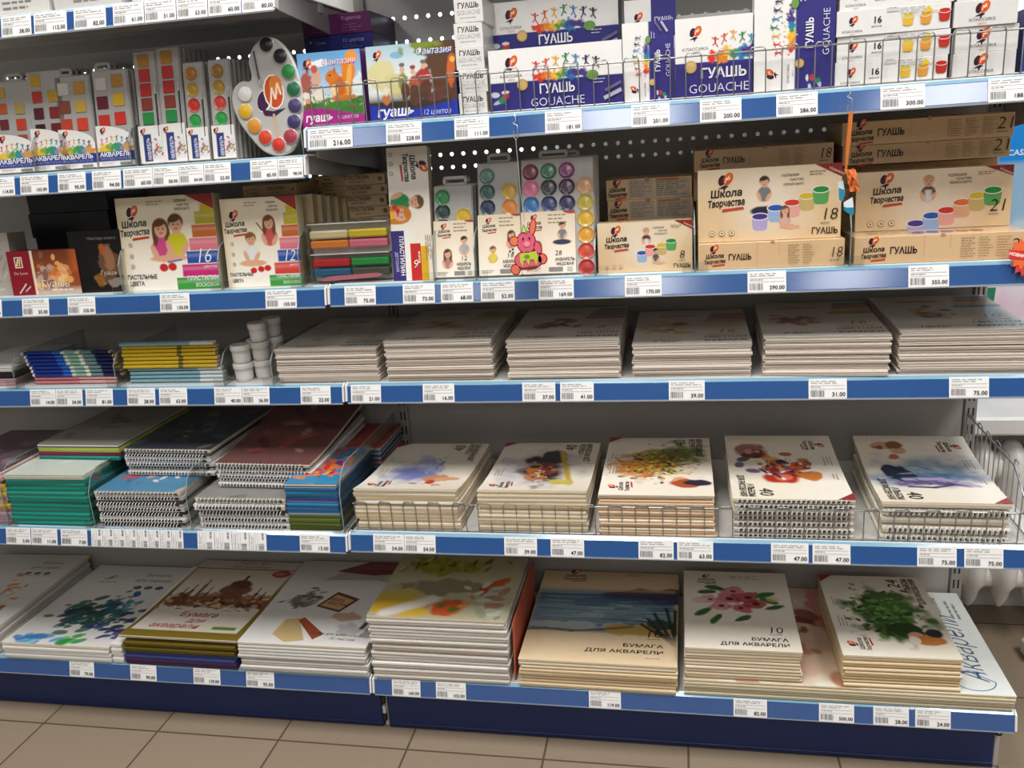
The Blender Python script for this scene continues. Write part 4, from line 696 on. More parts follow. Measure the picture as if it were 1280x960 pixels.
def art_edge(n, logo=True, notch=True):
    def f(P):
        k = P.w/P.h
        if notch: P.disc(.515, .97, .016, 'b89468', .012); P.line([(.41, .02), (.41, .97)], .002, 'c8a478'); P.line([(.56, .5), (.56, .97)], .002, 'c8a478')
        P.school(.115, .48, .085); P.text('ГУАШЬ', .21, .36, .042, '2a211c', 'l', .025, width=.16)
        for i, x in enumerate((.62, .72, .82)[:2 if n == '18' else 3]): P.fine(x, .82, .085 if n != '18' else .08, 8, .095, 'a3865e', .3, i)
        P.text(n, .895, .34, .075, '2a211c', 'l', -.01, .15, width=.085); P.fine(.90, .2, .07, 1, .1, '8a7452', .4)
    return f
def art_label(P):
    P.rect(.26, .0, .30, .92, 'b8aa98'); P.rect(.575, .0, .40, .92, 'b8aa98'); P.fine(.28, .86, .26, 8, .1, '8a7c6c', .35, 2); P.fine(.59, .86, .36, 8, .1, '8a7c6c', .35, 4); P.school(.13, .46, .13); P.disc(.48, .98, .03, 'a88458', .02); P.rect(.59, .88, .26, .08, 'c26a40')
carton('cream eight pot gouache box standing at the front with a child in a checked shirt', .1615, .086, .045, .5805, -.322, z2, art_pots('8', [('b', .47, .38), ('r', .56, .5), ('y', .68, .52), ('g', .78, .60)], .52, 0), 2, col=CREAM, name='gouache_box', flap='a98455')
hh = .0372
for i in range(4):
    dk = i > 1; carton('cream gouache box lying flat, %s behind the eight pot box' % E2[i], .161 if not dk else .155, hh, .1, .5825+(0, .002, .0045, .003)[i], -.27 if not dk else -.2, z2+.0016+(i*(hh+.0003) if not dk else (i)*(hh+.0003)), art_label, rz=(0, .5, 0, -.4)[i], col='dcbd92', name='gouache_box', group='flat boxes behind the eight pot box', flap='a98455')
bx = .2365
carton('cream eighteen pot gouache box lying flat at the front, under the tilted one', bx, .0445, .16, .789, -.332, z2, art_edge('18'), col=CREAM, right='e0bf92', name='gouache_box', flap='a98455')
carton('cream eighteen pot gouache box leaning upright on the lying one', .2305, .120, .042, .7865, -.318, z2+.0452, art_pots('18', [('v', .44, .33), ('b', .55, .44), ('r', .665, .50), ('y', .765, .58), ('g', .86, .66)], .47, 0), 3, col=CREAM, right='c8a070', name='gouache_box', flap='a98455')
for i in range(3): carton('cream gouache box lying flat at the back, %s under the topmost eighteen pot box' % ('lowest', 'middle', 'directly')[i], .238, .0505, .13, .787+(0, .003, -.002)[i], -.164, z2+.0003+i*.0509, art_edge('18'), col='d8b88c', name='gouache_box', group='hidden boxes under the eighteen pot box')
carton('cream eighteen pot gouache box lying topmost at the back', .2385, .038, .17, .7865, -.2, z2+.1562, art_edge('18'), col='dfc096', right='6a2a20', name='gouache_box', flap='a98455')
bx = .262
carton('long cream twenty-one pot gouache box lying flat at the front', bx, .0445, .17, 1.053, -.332, z2, art_edge('21'), col=CREAM, right='e0bf92', name='gouache_box', mt='cover', arttop=lambda P: [P.disc(.4+i*.085, .2, .04, q, .05) for i, q in enumerate(('5a4a9a', '3a62b0', '6a5aa0', 'c8523a', 'b84a3a'))]+[P.fine(.1, .3, .3, 3, .06, 'b89870')], flap='a98455')  # coloured discs on top paint the pots' blurred reflection
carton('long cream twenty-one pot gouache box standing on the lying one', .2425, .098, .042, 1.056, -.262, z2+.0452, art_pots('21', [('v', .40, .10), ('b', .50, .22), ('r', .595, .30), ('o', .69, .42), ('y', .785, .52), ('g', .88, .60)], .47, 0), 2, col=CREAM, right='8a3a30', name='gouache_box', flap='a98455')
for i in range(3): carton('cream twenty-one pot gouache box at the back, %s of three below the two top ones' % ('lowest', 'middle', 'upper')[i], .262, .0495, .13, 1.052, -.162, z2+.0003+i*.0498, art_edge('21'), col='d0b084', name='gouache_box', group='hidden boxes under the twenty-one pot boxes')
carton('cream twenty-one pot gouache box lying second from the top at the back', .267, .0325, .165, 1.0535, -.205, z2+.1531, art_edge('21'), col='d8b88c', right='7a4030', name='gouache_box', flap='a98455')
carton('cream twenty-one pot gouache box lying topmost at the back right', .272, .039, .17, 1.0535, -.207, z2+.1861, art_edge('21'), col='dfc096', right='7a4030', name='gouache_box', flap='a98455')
for row, x, d, h, yo, lab in (('2L', -.425, .25, .09, .012, 'clear divider between the black box and the sixteen stick pack'), ('2L', -.2155, .25, .09, .012, 'clear divider between the sixteen and twelve stick packs'), ('2L', -.0525, .25, .10, .012, 'clear divider right of the twelve stick pack'),
    ('2R', .2045, .25, .09, .012, 'clear divider left of the smallest round pan palette'), ('2R', .2815, .25, .09, .012, 'clear divider right of the smallest round pan palette'), ('2R', .4955, .25, .07, .012, 'clear divider left of the eight pot box'), ('2R', .665, .25, .10, .012, 'clear divider left of the eighteen pot boxes'), ('2R', .915, .25, .10, .012, 'clear divider left of the twenty-one pot boxes')): divider(row, x, d, h, yo, lab)
# hanging cut-outs and the star sticker
def hook(m, x, y, z): m.tube([(x, y+.004, z+.010), (x, y-.004, z+.004), (x+.002, y-.006, z-.006), (x-.003, y-.007, z-.010), (x+.004, y-.008, z-.014), (x+.004, y-.008, z-.032), (x+.0005, y-.008, z-.037), (x-.003, y-.008, z-.032), (x-.002, y-.008, z-.022)], .0009, 'd2d0cc', 'chrome', 5)
y1 = ROW['1R'][1]-.004; hx, hz = at(644, 146, y1); hx -= 0
t = thing('hanging_cutout', 'pink cardboard animal cut-out with green dripping cake hanging from a wire hook', 'hanging decoration', (hx, y1, hz-.02))
m = M(); hook(m, 0, 0, .02); m.build('hook', t)
zz = at(656, 285, y1)[1]-(hz-.02); m = M(); m.tube([(0, -.008, -.017), (.002, -.008, -.1), (.006, -.008, zz+.012)], .0006, 'b9b6b2', 'plastic', 4); m.build('cord', t)
m = M(); s = .0415; 
def cut(pts, col, y, th=.0011): m.prism([(.007+a*s, zz-.038+b*s) for a, b in pts], -.0085-y, -.0085-y+th, col, 'gloss')
def oval(cx, cz, rx, rz, rot=0, n=16):
    a = math.radians(rot); return [(cx+rx*math.cos(q)*math.cos(a)-rz*math.sin(q)*math.sin(a), cz+rx*math.cos(q)*math.sin(a)+rz*math.sin(q)*math.cos(a)) for q in np.linspace(0, 2*math.pi, n, False)]
RD, PK = 'b83a2c', 'ec6a86'
for p, q in ((oval(0, .35, .42, .48), 0), (oval(.3, .95, .15, .36, -12), 0), (oval(-.5, .42, .22, .22), 0), (oval(.05, -.38, .62, .42), 0), (oval(-.52, -.75, .22, .24), 0), (oval(.62, -.35, .22, .24), 0), (oval(.45, .12, .18, .3, 20), 0)): cut(p, RD, q*.001)
for p, c in ((oval(0, .35, .37, .43), PK), (oval(.3, .95, .10, .30, -12), 'f2806a'), (oval(-.5, .42, .17, .17), 'f08a5a'), (oval(.05, -.38, .56, .36), PK), (oval(-.52, -.75, .17, .19), 'ee7a5e'), (oval(.62, -.35, .17, .19), 'ee7a6a'), (oval(.45, .12, .13, .25, 20), PK)): cut(p, c, .0012)
cut(oval(.02, .28, .12, .1), 'f6a2b2', .0022); cut(oval(-.12, .5, .035, .06), '4a2a2a', .0023); cut(oval(.14, .52, .035, .06), '4a2a2a', .0023); cut([(-.3, -.1), (.4, -.02), (.46, -.3), (.36, -.62), (.3, -.36), (.12, -.34), (.06, -.6), (-.04, -.36), (-.16, -.4), (-.2, -.66), (-.3, -.44)], 'c6d84a', .0024); cut(oval(0, -.22, .12, .08), '7a9a4a', .003); cut([(-.2, .78), (-.06, 1.12), (.08, .74)], '8ab04a', .0024); cut([(-.14, .80), (-.06, 1.0), (0, .78)], 'e8e6a0', .003); cut(oval(.05, -.7, .4, .06, 8), '8a3a2a', .0024)
for k in range(6): cut(oval(-.62+.08*math.cos(k*1.05), .02+.08*math.sin(k*1.05), .05, .05, n=8), '5a5a5a' if k % 2 else 'f0efe8', .0012)
m.build('cutout_card', t)
hx, hz = at(1061, 112, y1)
t = thing('hanging_ornament', 'orange cord with crumpled orange foil and blue and white card hanging from the upper rail', 'hanging decoration', (hx, y1, hz-.02))
m = M(); hook(m, 0, 0, .02); m.build('hook', t); z_a = at(1061, 140, y1)[1]-(hz-.02); z_b = at(1059, 215, y1)[1]-(hz-.02); z_c = at(1060, 268, y1)[1]-(hz-.02)
m = M(); m.tube([(.002, -.008, z_a), (.0005, -.008, (z_a+z_b)/2), (-.001, -.008, z_b+.005)], [.0022, .0034, .0016], 'd8783a', 'gloss', 6); m.tube([(.005, -.0085, z_a), (.003, -.0085, (z_a+z_b)/2), (-.001, -.0085, z_b)], .0012, 'e8924a', 'gloss', 5); m.build('cord', t)
m = M(); R = random.Random(3); g = [(i, j, (i-2)*.004+.004+j*.0022, -.010-.006*R.random()-(.004 if (i+j) % 2 else 0), z_b+.004-.0085*j+.002*R.random()) for j in range(5) for i in range(5)]
V = [(q[2], q[3], q[4]) for q in g]; m.add(V+[(a, b+.0012, c) for a, b, c in V], [(j*5+i, j*5+i+1, j*5+i+6, j*5+i+5) for j in range(4) for i in range(4)]+[(25+j*5+i+5, 25+j*5+i+6, 25+j*5+i+1, 25+j*5+i) for j in range(4) for i in range(4)], 'd8763c', 'gloss'); m.build('foil', t)
m = M()
for pts, c, y in (([(-.012, .052), (-.005, .054), (-.001, .034), (-.004, .022), (-.010, .024)], 'dfeaf0', -.010), ([(-.011, .043), (-.003, .040), (-.001, .032), (-.005, .022), (-.010, .026)], '3a8fb4', -.0114), ([(-.003, .020), (.010, .028), (.013, .006), (.010, .001), (-.002, .010)], 'e8f0f4', -.012), ([(-.003, .014), (.002, .012), (.012, .012), (.013, .003), (.010, -.001), (-.002, .008)], '2f8aac', -.0134)): m.prism([(a, z_c+b) for a, b in pts], y, y+.0012, c, 'gloss')
m.build('card_pieces', t)
m = M(); n = 11; o = [((.017 if i % 2 == 0 else .0115)*math.cos(i*math.pi/n), (.020 if i % 2 == 0 else .014)*math.sin(i*math.pi/n)) for i in range(2*n)]; o = [(a*1.25, b*1.3) for a, b in o]
m.prism([(a+.003, b-.005) for a, b in o], .0006, .0012, 'c83a34', 'gloss'); m.prism([(a, b+.005) for a, b in o], -.0006, .0002, 'e0622a', 'gloss'); P = Print(m, plane((-.02, -.0008, -.02), (1, 0, 0), (0, 0, 1)), .04, .04, 'gloss'); P.poly([(.0, .44), (1, .36), (1, .72), (.0, .8)], 'c42a22'); P.text('НОВИНКА', .0, .62, .12, 'f4e8dc', 'l', .03, 0, -14)
a, b = at(1279, 322, ROW['2R'][1]-.004); tag(m.build('star_sticker', None, (a, ROW['2R'][1]-.001, b), (-.24, 0, 0)), 'red and orange star burst sticker at the right end of the rail', 'sticker')
# ------------------------------------------------------------------ piles of pads and folders
def pile(n, X, yf, z, t, mids, top, desc, of, name='pad', cat='paper pad', group=None, jx=.002, jy=.003, jr=.5, seed=1, per=None, rz=0, gaps=()):
    """mids: mesh blocks for the lower sheets; top: builder of the printed one; per(i) gives a mesh of its own"""
    R = random.Random(seed); zz = z
    for i in range(n):
        x, y, a = X+R.uniform(-jx, jx), yf+R.uniform(-jy, jy), math.radians(rz+R.uniform(-jr, jr)); zz = z+i*t+sum(g for k, g in gaps if i >= k)
        if i == n-1: o = top((X, yf, zz), (0, 0, math.radians(rz))); tag(o, desc[0], cat, group); return zz+t
        me = per(i) if per else mids[R.randrange(len(mids))]
        if isinstance(me, list): o = thing(name, None, None, (x, y, zz), (0, 0, a)); [M().build(k, o, me=q) for k, q in me]
        else: o = M().build(name, None, (x, y, zz), (0, 0, a), me=me)
        tag(o, '%s, %s from top, %s' % (desc[1], ORD[n-1-i], of), cat, group)
def plain(w, d, t, edge, cover, **k): return slab(M(), w, d, t, edge, cover, **k).mesh('pad')
# ---- third shelf, right: coloured card and paper folders
def folder_top(w, d, t, word1, word2, num, cols, seed, mt='gloss', small=None):
    def b(loc, rot):
        r = thing('card_folder', None, None, loc, rot); slab(M(), w, d, t*.8, 'dccfbd', 'e6dfd4').build('card_sheets', r)
        m = M(); m.cbox(-w/2, w/2, -.001, d, t*.8, t*.95, 'e9e3d9', .0003, mt); P = topface(m, w, d, t*.95, mt); c = P.canvas('d6cec3', .002); R = random.Random(seed)  # cover ground darker than its edges: shade under the shelf painted in
        for q in range(4): c.rect(.62+.03*q, 1.1, .60+.09*q, .68+.09*q, cols[q % len(cols)], .75, .02)
        for q in range(16): c.blob(R.gauss(.36, .1), R.gauss(.45, .08), R.uniform(.03, .09), R.uniform(.02, .06), R.choice(cols), R.uniform(0, 180), .2, .3, a=.75)
        c.rect(.2, .55, .78, .84, 'c86a4a', .6, .01); P.lay()
        P.text(word1, .97, .165, .058, '2a2622', 'r', .02, width=.36); P.text(word2, .97, .07, .058, '2a2622', 'r', .02, width=.36); P.rect(.63, .245, .30, .012, 'b83a34'); P.text(num, .80, .30, .12, '3a8a3a' if num != '8' else '4a8a34', 'c', 0, .15)
        P.text(small or '8', .17, .06, .06, '3a342e', 'l', 0, .1); P.fine(.24, .09, .2, 2, .03, '8a6a5a', .4); m.build('cover', r); return r
    return b
Z3 = TOP['3R']+.0006; Y3 = -.312
fm = [plain(.207, .285, .0040, e, c) for e, c in (('dccbba', 'f0e5da'), ('d2c0ae', 'eadfd2'), ('e2d3c4', 'efe3d7'), ('c4b19e', 'e6dacd'))]
def wedge(w, d, t, e, c):                                # a folder whose cover gapes a little at the front
    return slab(M(), w, d, t*.45, e, c).cbox(-w/2, w/2, 0, d, t*.72, t*.9, c, .0003).mesh('pad')
fm += [wedge(.207, .285, .0046, 'd8c8b8', 'efe4d9')]
S3 = [('white cardboard folder', 'БЕЛЫЙ', 'КАРТОН', '5', ['cfc8bc', 'b8b0a6', 'a8a29a'], 15, -.037, .0043, ((8, .003),), 'left of the shelf joint', '8'), ('coloured cardboard folder', 'ЦВЕТНОЙ', 'КАРТОН', '16', ['b8a048', '6a8a5a', 'a86a5a', 'c8b078'], 17, .189, .0046, ((5, .001),), 'right of the shelf joint', '8'),
      ('coloured cardboard folder', 'ЦВЕТНОЙ', 'КАРТОН', '8', ['a8343a', '2f4a7a', '8a5a3a', '3a6a4a'], 16, .426, .0046, ((9, .002),), 'with the red flower cover', '8'), ('coloured paper folder', 'ЦВЕТНАЯ', 'БУМАГА', '16', ['c89a3a', 'b8403a', '3a5a9a', 'd8b84a'], 14, .658, .0043, ((9, .002),), 'with the little yellow figure cover', '8'),
      ('coloured paper folder', 'ЦВЕТНАЯ', 'БУМАГА', '16', ['8a5a3a', 'c8a83a', 'b8403a', '3a5a9a'], 15, .887, .0046, ((8, .003),), 'with the brown animal cover', '8'), ('coloured paper folder', 'ЦВЕТНАЯ', 'БУМАГА', '10', ['4a5a6a', 'c8a83a', 'b0403a', '3a6aa0'], 17, 1.110, .0044, ((11, .003),), 'at the right end', '10')]
for k, (nm, w1, w2, num, cols, n, X, t, gaps, of, sm) in enumerate(S3):
    pile(n, X, Y3, Z3, t, fm, folder_top(.210, .287, t, w1, w2, num, cols, k+3, 'cover' if k == 5 else 'gloss', sm), ('topmost %s numbered %s %s' % (nm, num, of), nm), of, 'card_folder', 'card folder', 'folders of the pile '+of, .0025, .004, .45, k, rz=(0, .6, 0, -.5, -1.5, -1.2)[k], gaps=gaps)
# ---- third shelf, left: pencils and jars
z3 = TOP['3L']+.0004
def pencil(L, cols, cap, r=.0037, end='d8b890'):
    m = M(); x = -L/2
    if cap: m.tube([(x-.004, 0, 0), (x, 0, 0), (x+.003, 0, 0)], [r*.6, r*1.05, r*1.05], cap, 'gloss', 8); x += .003
    for f, c in cols: m.tube([(x, 0, 0), (x+f*L, 0, 0)], r, c, 'gloss', 6, caps=False); x += f*L
    m.tube([(x, 0, 0), (x+.002, 0, 0)], [r, r*.9], end, 'paper', 6); return m.mesh('pencil')
def pencils(rows, me, nm, z, name, grp, px0, px1, dz=.0076, lean=.003, ydir=.002, y0=-.292, cat='pencil'):
    xa, xb = at(px0, 455, y0)[0], at(px1, 455, y0)[0]
    for i in range(rows):
        for j in range(2):
            o = M().build('pencil', None, ((xa+xb)/2-lean*i+.0015*((i*7+j*3) % 3), y0+.0078*j+ydir*i, z+.0041+dz*i), (random.uniform(0, .5), 0, random.uniform(-.004, .004)), me=me)
            tag(o, '%s, %s up, %s' % (nm, ORD[i], ('front', 'behind')[j]), cat, grp)
L = at(143, 455, -.292)[0]-at(35, 455, -.292)[0]
pencils(2, pencil(L*.95, [(.55, 'c87a80'), (.45, 'd8a0a0')], None), 'pink pencil under the blue pencils', z3, 'pencil', 'pink pencils under the blue ones', 40, 143)
pencils(7, pencil(L, [(.34, '16328a'), (.10, '2a62c0'), (.05, 'c8d8c0'), (.12, '8ab0a0'), (.05, 'e0e4d0'), (.14, '6a8a8a'), (.2, '101c4a')], 'ece8e2', .0038), 'dark blue patterned pencil with white tip', z3+.0155, 'pencil', 'blue pencils', 40, 148, .0057*1.32, .0045)
L2 = at(274, 455, -.292)[0]-at(158, 455, -.292)[0]
pencils(4, pencil(L2, [(.76, '7fa8b4'), (.24, 'cfd8da')], None, .0037, 'c8c4bc'), 'pale blue and white pencil under the yellow ones', z3, 'pencil', 'pale blue pencils', 160, 276, .0076, .0015)
pencils(6, pencil(L2, [(.60, 'd8b82a'), (.05, '7a6a2a'), (.35, 'd2b02a')], None, .0038, 'd8b890'), 'yellow pencil lying across the pale blue pile', z3+.0305, 'pencil', 'yellow pencils', 154, 271, .0077, .001)
pencils(1, pencil(L2, [(.76, '7fa8b4'), (.24, 'cfd8da')], None, .0037, 'c8c4bc'), 'pale blue pencil lying on top of the yellow ones', z3+.0775, 'pencil', 'pale blue pencils on top', 153, 272, .0076, .001)
def jar(lab, X, y, z, r, h, g):
    t = thing('jar', lab, 'jar', (X, y, z), (0, 0, random.uniform(0, 3)), g)
    m = M(); m.lathe([(.0001, 0), (r*.86, 0), (r*.88, .002), (r*.95, h*.72), (r*.95, h*.74)], 'cfccc6', 'plastic', 22); m.lathe([(r*.905, h*.15), (r*.94, h*.55)], 'dedbd4', 'plastic', 22); m.build('body', t)
    m = M(); m.lathe([(r*1.02, h*.70), (r*1.04, h*.72), (r*1.04, h*.95), (r*.98, h), (r*.8, h*.985), (.0001, h*.985)], 'dbd9d4', 'plastic', 22); m.build('lid', t)
xa = at(306, 470, -.28)[0]; xb = at(330, 470, -.265)[0]
for i in range(2): jar('small white lidded jar, %s of two in the front left column' % ('lower', 'upper')[i], xa, -.28, z3+i*.0375, .0195, .037, 'jars in the front left column')
for i in range(3): jar('small white lidded jar, %s of the taller column beside the divider' % ('lowest', 'middle', 'topmost')[i], xb, -.262, z3+i*.0385, .0185, .038, 'jars in the taller column')
for i in range(2): jar('small white lidded jar, %s of two in the column behind' % ('lower', 'upper')[i], xa+.012, -.235, z3+i*.0375+.0004, .0195, .037, 'jars in the column behind')
for i in range(3): jar('small white lidded jar, %s of the taller column at the back' % ('lowest', 'middle', 'topmost')[i], xb+.010, -.218, z3+i*.0385, .0185, .038, 'jars in the taller column at the back')
for px, lab in ((24, 'clear divider left of the blue pencils'), (150, 'clear divider between blue and yellow pencils'), (284, 'clear divider left of the white jars'), (345, 'clear divider right of the white jars')): divider('3L', at(px, 465, -.30)[0], .24, .072, .01, lab)
wm = [plain(.15, .2, .005, 'd8d2c8', 'e8e4de')]
for i in range(8): tag(M().build('exercise_book', None, (at(-22, 465, -.3)[0]+.002*(i % 3), -.30, z3+.0052*i), (0, 0, .01*(i % 2)), me=plain(.15, .2, .005, *(('c890a0', 'd8a8b0') if i < 3 else ('1c1a1a', '2a2828') if i < 6 else ('e0dcd4', 'eceae6')))), 'exercise book, %s from the bottom of the pile cut by the left edge' % ORD[i], 'exercise book', 'exercise books at the left end of the pencil shelf')
# ---- fourth shelf, right: drawing albums
Z4, Y4 = TOP['4R']+.0006, -.385
def album_art(paint, num, word='АЛЬБОМ', w2='ДЛЯ РИСОВАНИЯ', spiral=False):
    def f(P0):
        P = P0.cw() if spiral else P0.ccw(); c = P.canvas('eee3d0', .0019); c.grad('f3ebdd', .2, .9); paint(c); P.lay()
        k = P.w/P.h; P.school(.13 if not spiral else .15, .80, .085, '4a2a20'); P.fine(.33, .93, .14, 3, .03, 'a8987f', .35); P.fine(.60, .93, .1, 2, .03, 'a8987f', .35); P.poly([(.90, 1), (1, .86), (1, 1)], '9a2f34')
        P.text(word, .965, .145 if not spiral else .14, .040, '2c241e', 'r', .016, width=.20); P.text(w2, .965, .075 if not spiral else .07, .040, '2c241e', 'r', .016, width=.34); P.text(num, .89, .235, .085, '332b24', 'c', 0, .1)
    return f
def paint_blue(c):
    c.speck(60, .40, .60, .08, .10, ['8a94c4', '5a66a4', 'b4bcdc', '7a82b8', '4a4f8a'], .012, .05, 31, .6, a=.6, edge=.4); c.speck(20, .22, .30, .06, .08, ['d8a88a', 'c87a5a', 'e8d0bc', 'a86a5a'], .012, .035, 32, .6, a=.8)
    c.blob(.42, .62, .2, .14, '9aa4cc', nz=.5, edge=.5, a=.8); c.blob(.36, .55, .12, .12, '6a74ac', nz=.6, edge=.5, a=.8); c.blob(.55, .45, .16, .05, 'a8b4d4', 30, nz=.4, edge=.5); c.blob(.28, .30, .06, .09, 'c88a6a', nz=.4); c.blob(.26, .20, .04, .08, 'd8a078', nz=.4); c.stroke([(.3, .42), (.62, .36)], .012, '8a8ab0'); c.blob(.18, .34, .05, .04, 'c04a34', nz=.4); c.speck(26, .56, .42, .10, .05, ['9aa2cc', 'c4c8e0', '7a84b4'], .01, .03, 33, .25, 30, a=.7)
def paint_sunset(c): c.blob(.48, .55, .25, .22, '8a8fb0', nz=.5, edge=.5, a=.7); c.blob(.45, .50, .24, .12, '3a2a28', nz=.6, edge=.3); c.blob(.40, .52, .13, .08, 'c87a3a', nz=.7, fr=20); c.blob(.5, .46, .14, .04, '8a3a24', nz=.7, fr=20); c.speck(50, .42, .5, .09, .06, ['e8b04a', 'c8502a', '2a2220', '6a4a8a', 'e0d0b0'], .008, .02, 5); c.blob(.7, .42, .14, .09, '3a3a38', 10, nz=.5); c.stroke([(.22, .2), (.8, .36)], .02, 'c8a83a'); c.blob(.2, .28, .06, .09, 'cdbb5a', nz=.5)
def paint_autumn(c):
    for i, q in enumerate(['d8862a', 'c8682a', 'd8a83a', 'b0a03a', '7a8a2f', '5a6a2a']): c.blob(.42+.055*i, .72-.10*i+.05*(i % 2), .15, .13, q, nz=.7, fr=12, edge=.35, a=.85)
    c.speck(150, .48, .52, .13, .17, ['e0912f', 'c8602a', 'd8b23a', '8a8a30', '4a5a24', '3a3a22', 'e8c86a'], .008, .026, 6, .6); c.blob(.23, .3, .05, .05, 'd8a078', nz=.2); c.blob(.19, .22, .06, .10, 'b0542a', nz=.3); c.blob(.2, .12, .05, .08, '2a2a3a', nz=.3); c.blob(.28, .16, .04, .05, 'e8e0d4'); c.speck(160, .50, .50, .12, .17, ['c8702a', 'd89a3a', '6a7028', '3a4420', 'e8b04a', '8a4a1f'], .006, .016, 45, .6)
def paint_fruit(c):
    c.blob(.28, .30, .06, .06, 'd8a080'); c.blob(.22, .22, .09, .09, 'a86a6a', nz=.3); c.blob(.30, .25, .05, .07, '6a3a2a', nz=.3); c.speck(46, .52, .50, .08, .14, ['b83a2a', 'd86a3a', '3a2a5a', '5a3a7a', 'c8782a', '8a1f2a', 'e8b070'], .02, .055, 7, .7); c.blob(.66, .44, .10, .10, 'b8301f', nz=.2); c.blob(.66, .47, .05, .05, 'e0745a', nz=.3); c.blob(.46, .66, .07, .05, 'c8622a', nz=.4); c.blob(.40, .48, .05, .05, '2a2248', nz=.4); c.blob(.62, .72, .07, .05, 'cf7a34', nz=.4); c.speck(40, .50, .55, .09, .13, ['2a1f44', '4a2a5a', 'e8c8a0', 'f4ece0', '8a1f2a', '6a6a9a'], .008, .026, 41, .5)
    for x, y in ((.67, .47), (.60, .36)): c.blob(x, y, .02, .014, 'f6e2d4', 20); c.blob(x-.05, y-.05, .05, .012, '2f3a5a', 30)
    c.kid(.25, .30, .045, '5a3424', 'b8808a', True)
def paint_figure(c): c.blob(.14, .24, .05, .08, 'd8a080', nz=.2); c.blob(.2, .36, .05, .05, 'd8a888'); c.blob(.13, .34, .05, .05, '8a5a30', nz=.3); c.blob(.5, .55, .18, .26, '7a9ab8', 10, nz=.5, edge=.6, a=.85); c.blob(.6, .50, .10, .26, '3a6a98', 8, nz=.5, edge=.5, a=.8); c.blob(.55, .30, .12, .1, '1f2c44', 20, nz=.5); c.stroke([(.70, .25), (.66, .5), (.70, .78)], .035, '6a5a8a'); c.stroke([(.62, .3), (.61, .6), (.72, .86)], .02, 'b8a8c8'); c.stroke([(.74, .3), (.75, .5), (.70, .66)], .014, '3a3a5a'); c.blob(.30, .30, .04, .04, 'c06a5a', nz=.4); c.speck(34, .55, .55, .08, .18, ['5a84a8', '9ab4cc', '2f5680', 'c8d6e0'], .01, .05, 43, .2, 80, a=.6, edge=.4); c.speck(16, .68, .5, .03, .14, ['5a4a7a', 'b8a8c8', '3a3450', 'e6dce8'], .008, .03, 44, .25, 85, a=.8); c.kid(.16, .27, .045, '7a5030', '8a5a4a')
def album(w, d, t, art, zf=None, spiral=None, edge='e2cba0', cover='efe4d0', name='drawing_album', mt='gloss'):
    def b(loc, rot):
        r = thing(name, None, None, loc, rot); z = zf or (lambda s: s*0); slab(M(), w-.001, d, t*.9, edge, 'e6d8be', zf=zf).build('page_block', r)
        m = M(); P = topface(m, w, d, t*.9, mt, zf) if zf else topface(m, w, d, t*.93, mt)
        if not zf: m.cbox(-w/2, w/2, -.0005, d, t*.9, t*.93, cover, .0002)
        art(P); m.build('cover', r)
        if spiral:
            if spiral in ('front', 'both'): rings(M(), w, t, 'd9d8d6').build('spiral_binding', r)
            if spiral in ('back', 'both'): q = rings(M(), w, t, 'cfcecc').build('spiral_binding', r, (0, d, float(z(np.array([d]))[0])), (0, 0, math.pi))
        return r
    return b
def fall(a, s0=.09): return lambda s: -a*(1-np.exp(-np.asarray(s)/s0))
def sag(b, mid): return lambda s: b*np.asarray(s)/.297-mid*np.sin(np.pi*np.clip(np.asarray(s)/.297, 0, 1))
A4 = [('cream drawing album', paint_blue, '40', 10, .0086, .1195, fall(.02), 'under the blue ink cover'), ('cream drawing album', paint_sunset, '40', 11, .0078, .3645, fall(.018), 'under the fiery sunset cover'), ('cream drawing album', paint_autumn, '40', 15, .0053, .592, None, 'under the autumn tree cover')]
for k, (nm, pt, num, n, t, X, zf, of) in enumerate(A4):
    sc_ = lambda i, zf=zf, n=n: (lambda s: zf(s)*(i/n)) if zf else None
    cv = ('eadfcb', 'e6d6b8', 'efe6d6', 'e2cfa8')
    mids = [plain(.205, .293, t*.9, e, c, bot=bc) for e, c, bc in (('ecd0a6', 'efe4d0', 'e8d4b0'), ('e4c69a', 'eadcc2', 'dcc29a'), ('f2dcba', 'f0e6d4', 'e8d4b0'))]
    if k == 2: mids = [plain(.205, .293, t*.92, 'eed4ac', 'efe4d0', bot='e6cfa6'), plain(.205, .293, t*.92, 'd8b890', 'ead0ac', bot='e6b89a')]
    per = (lambda i, t=t, sc_=sc_, cv=cv: slab(M(), .205, .293, t*.9, ('ecd0a6', 'e4c69a', 'f2dcba')[i % 3], cv[i % 4], zf=sc_(i), bot=cv[(i+1) % 4]).mesh('pad')) if zf else None
    pile(n, X, Y4, Z4, t, mids, album(.207, .297, t, album_art(pt, num), zf), ('%s on top of its pile, cover with %s' % (nm, ('a blue ink flower', 'a fiery dark sunset', 'an orange autumn tree')[k]), nm), of, 'drawing_album', 'drawing album', 'albums '+of, .003, .004, .6, 20+k, per=per, gaps=((n-4, .001),))
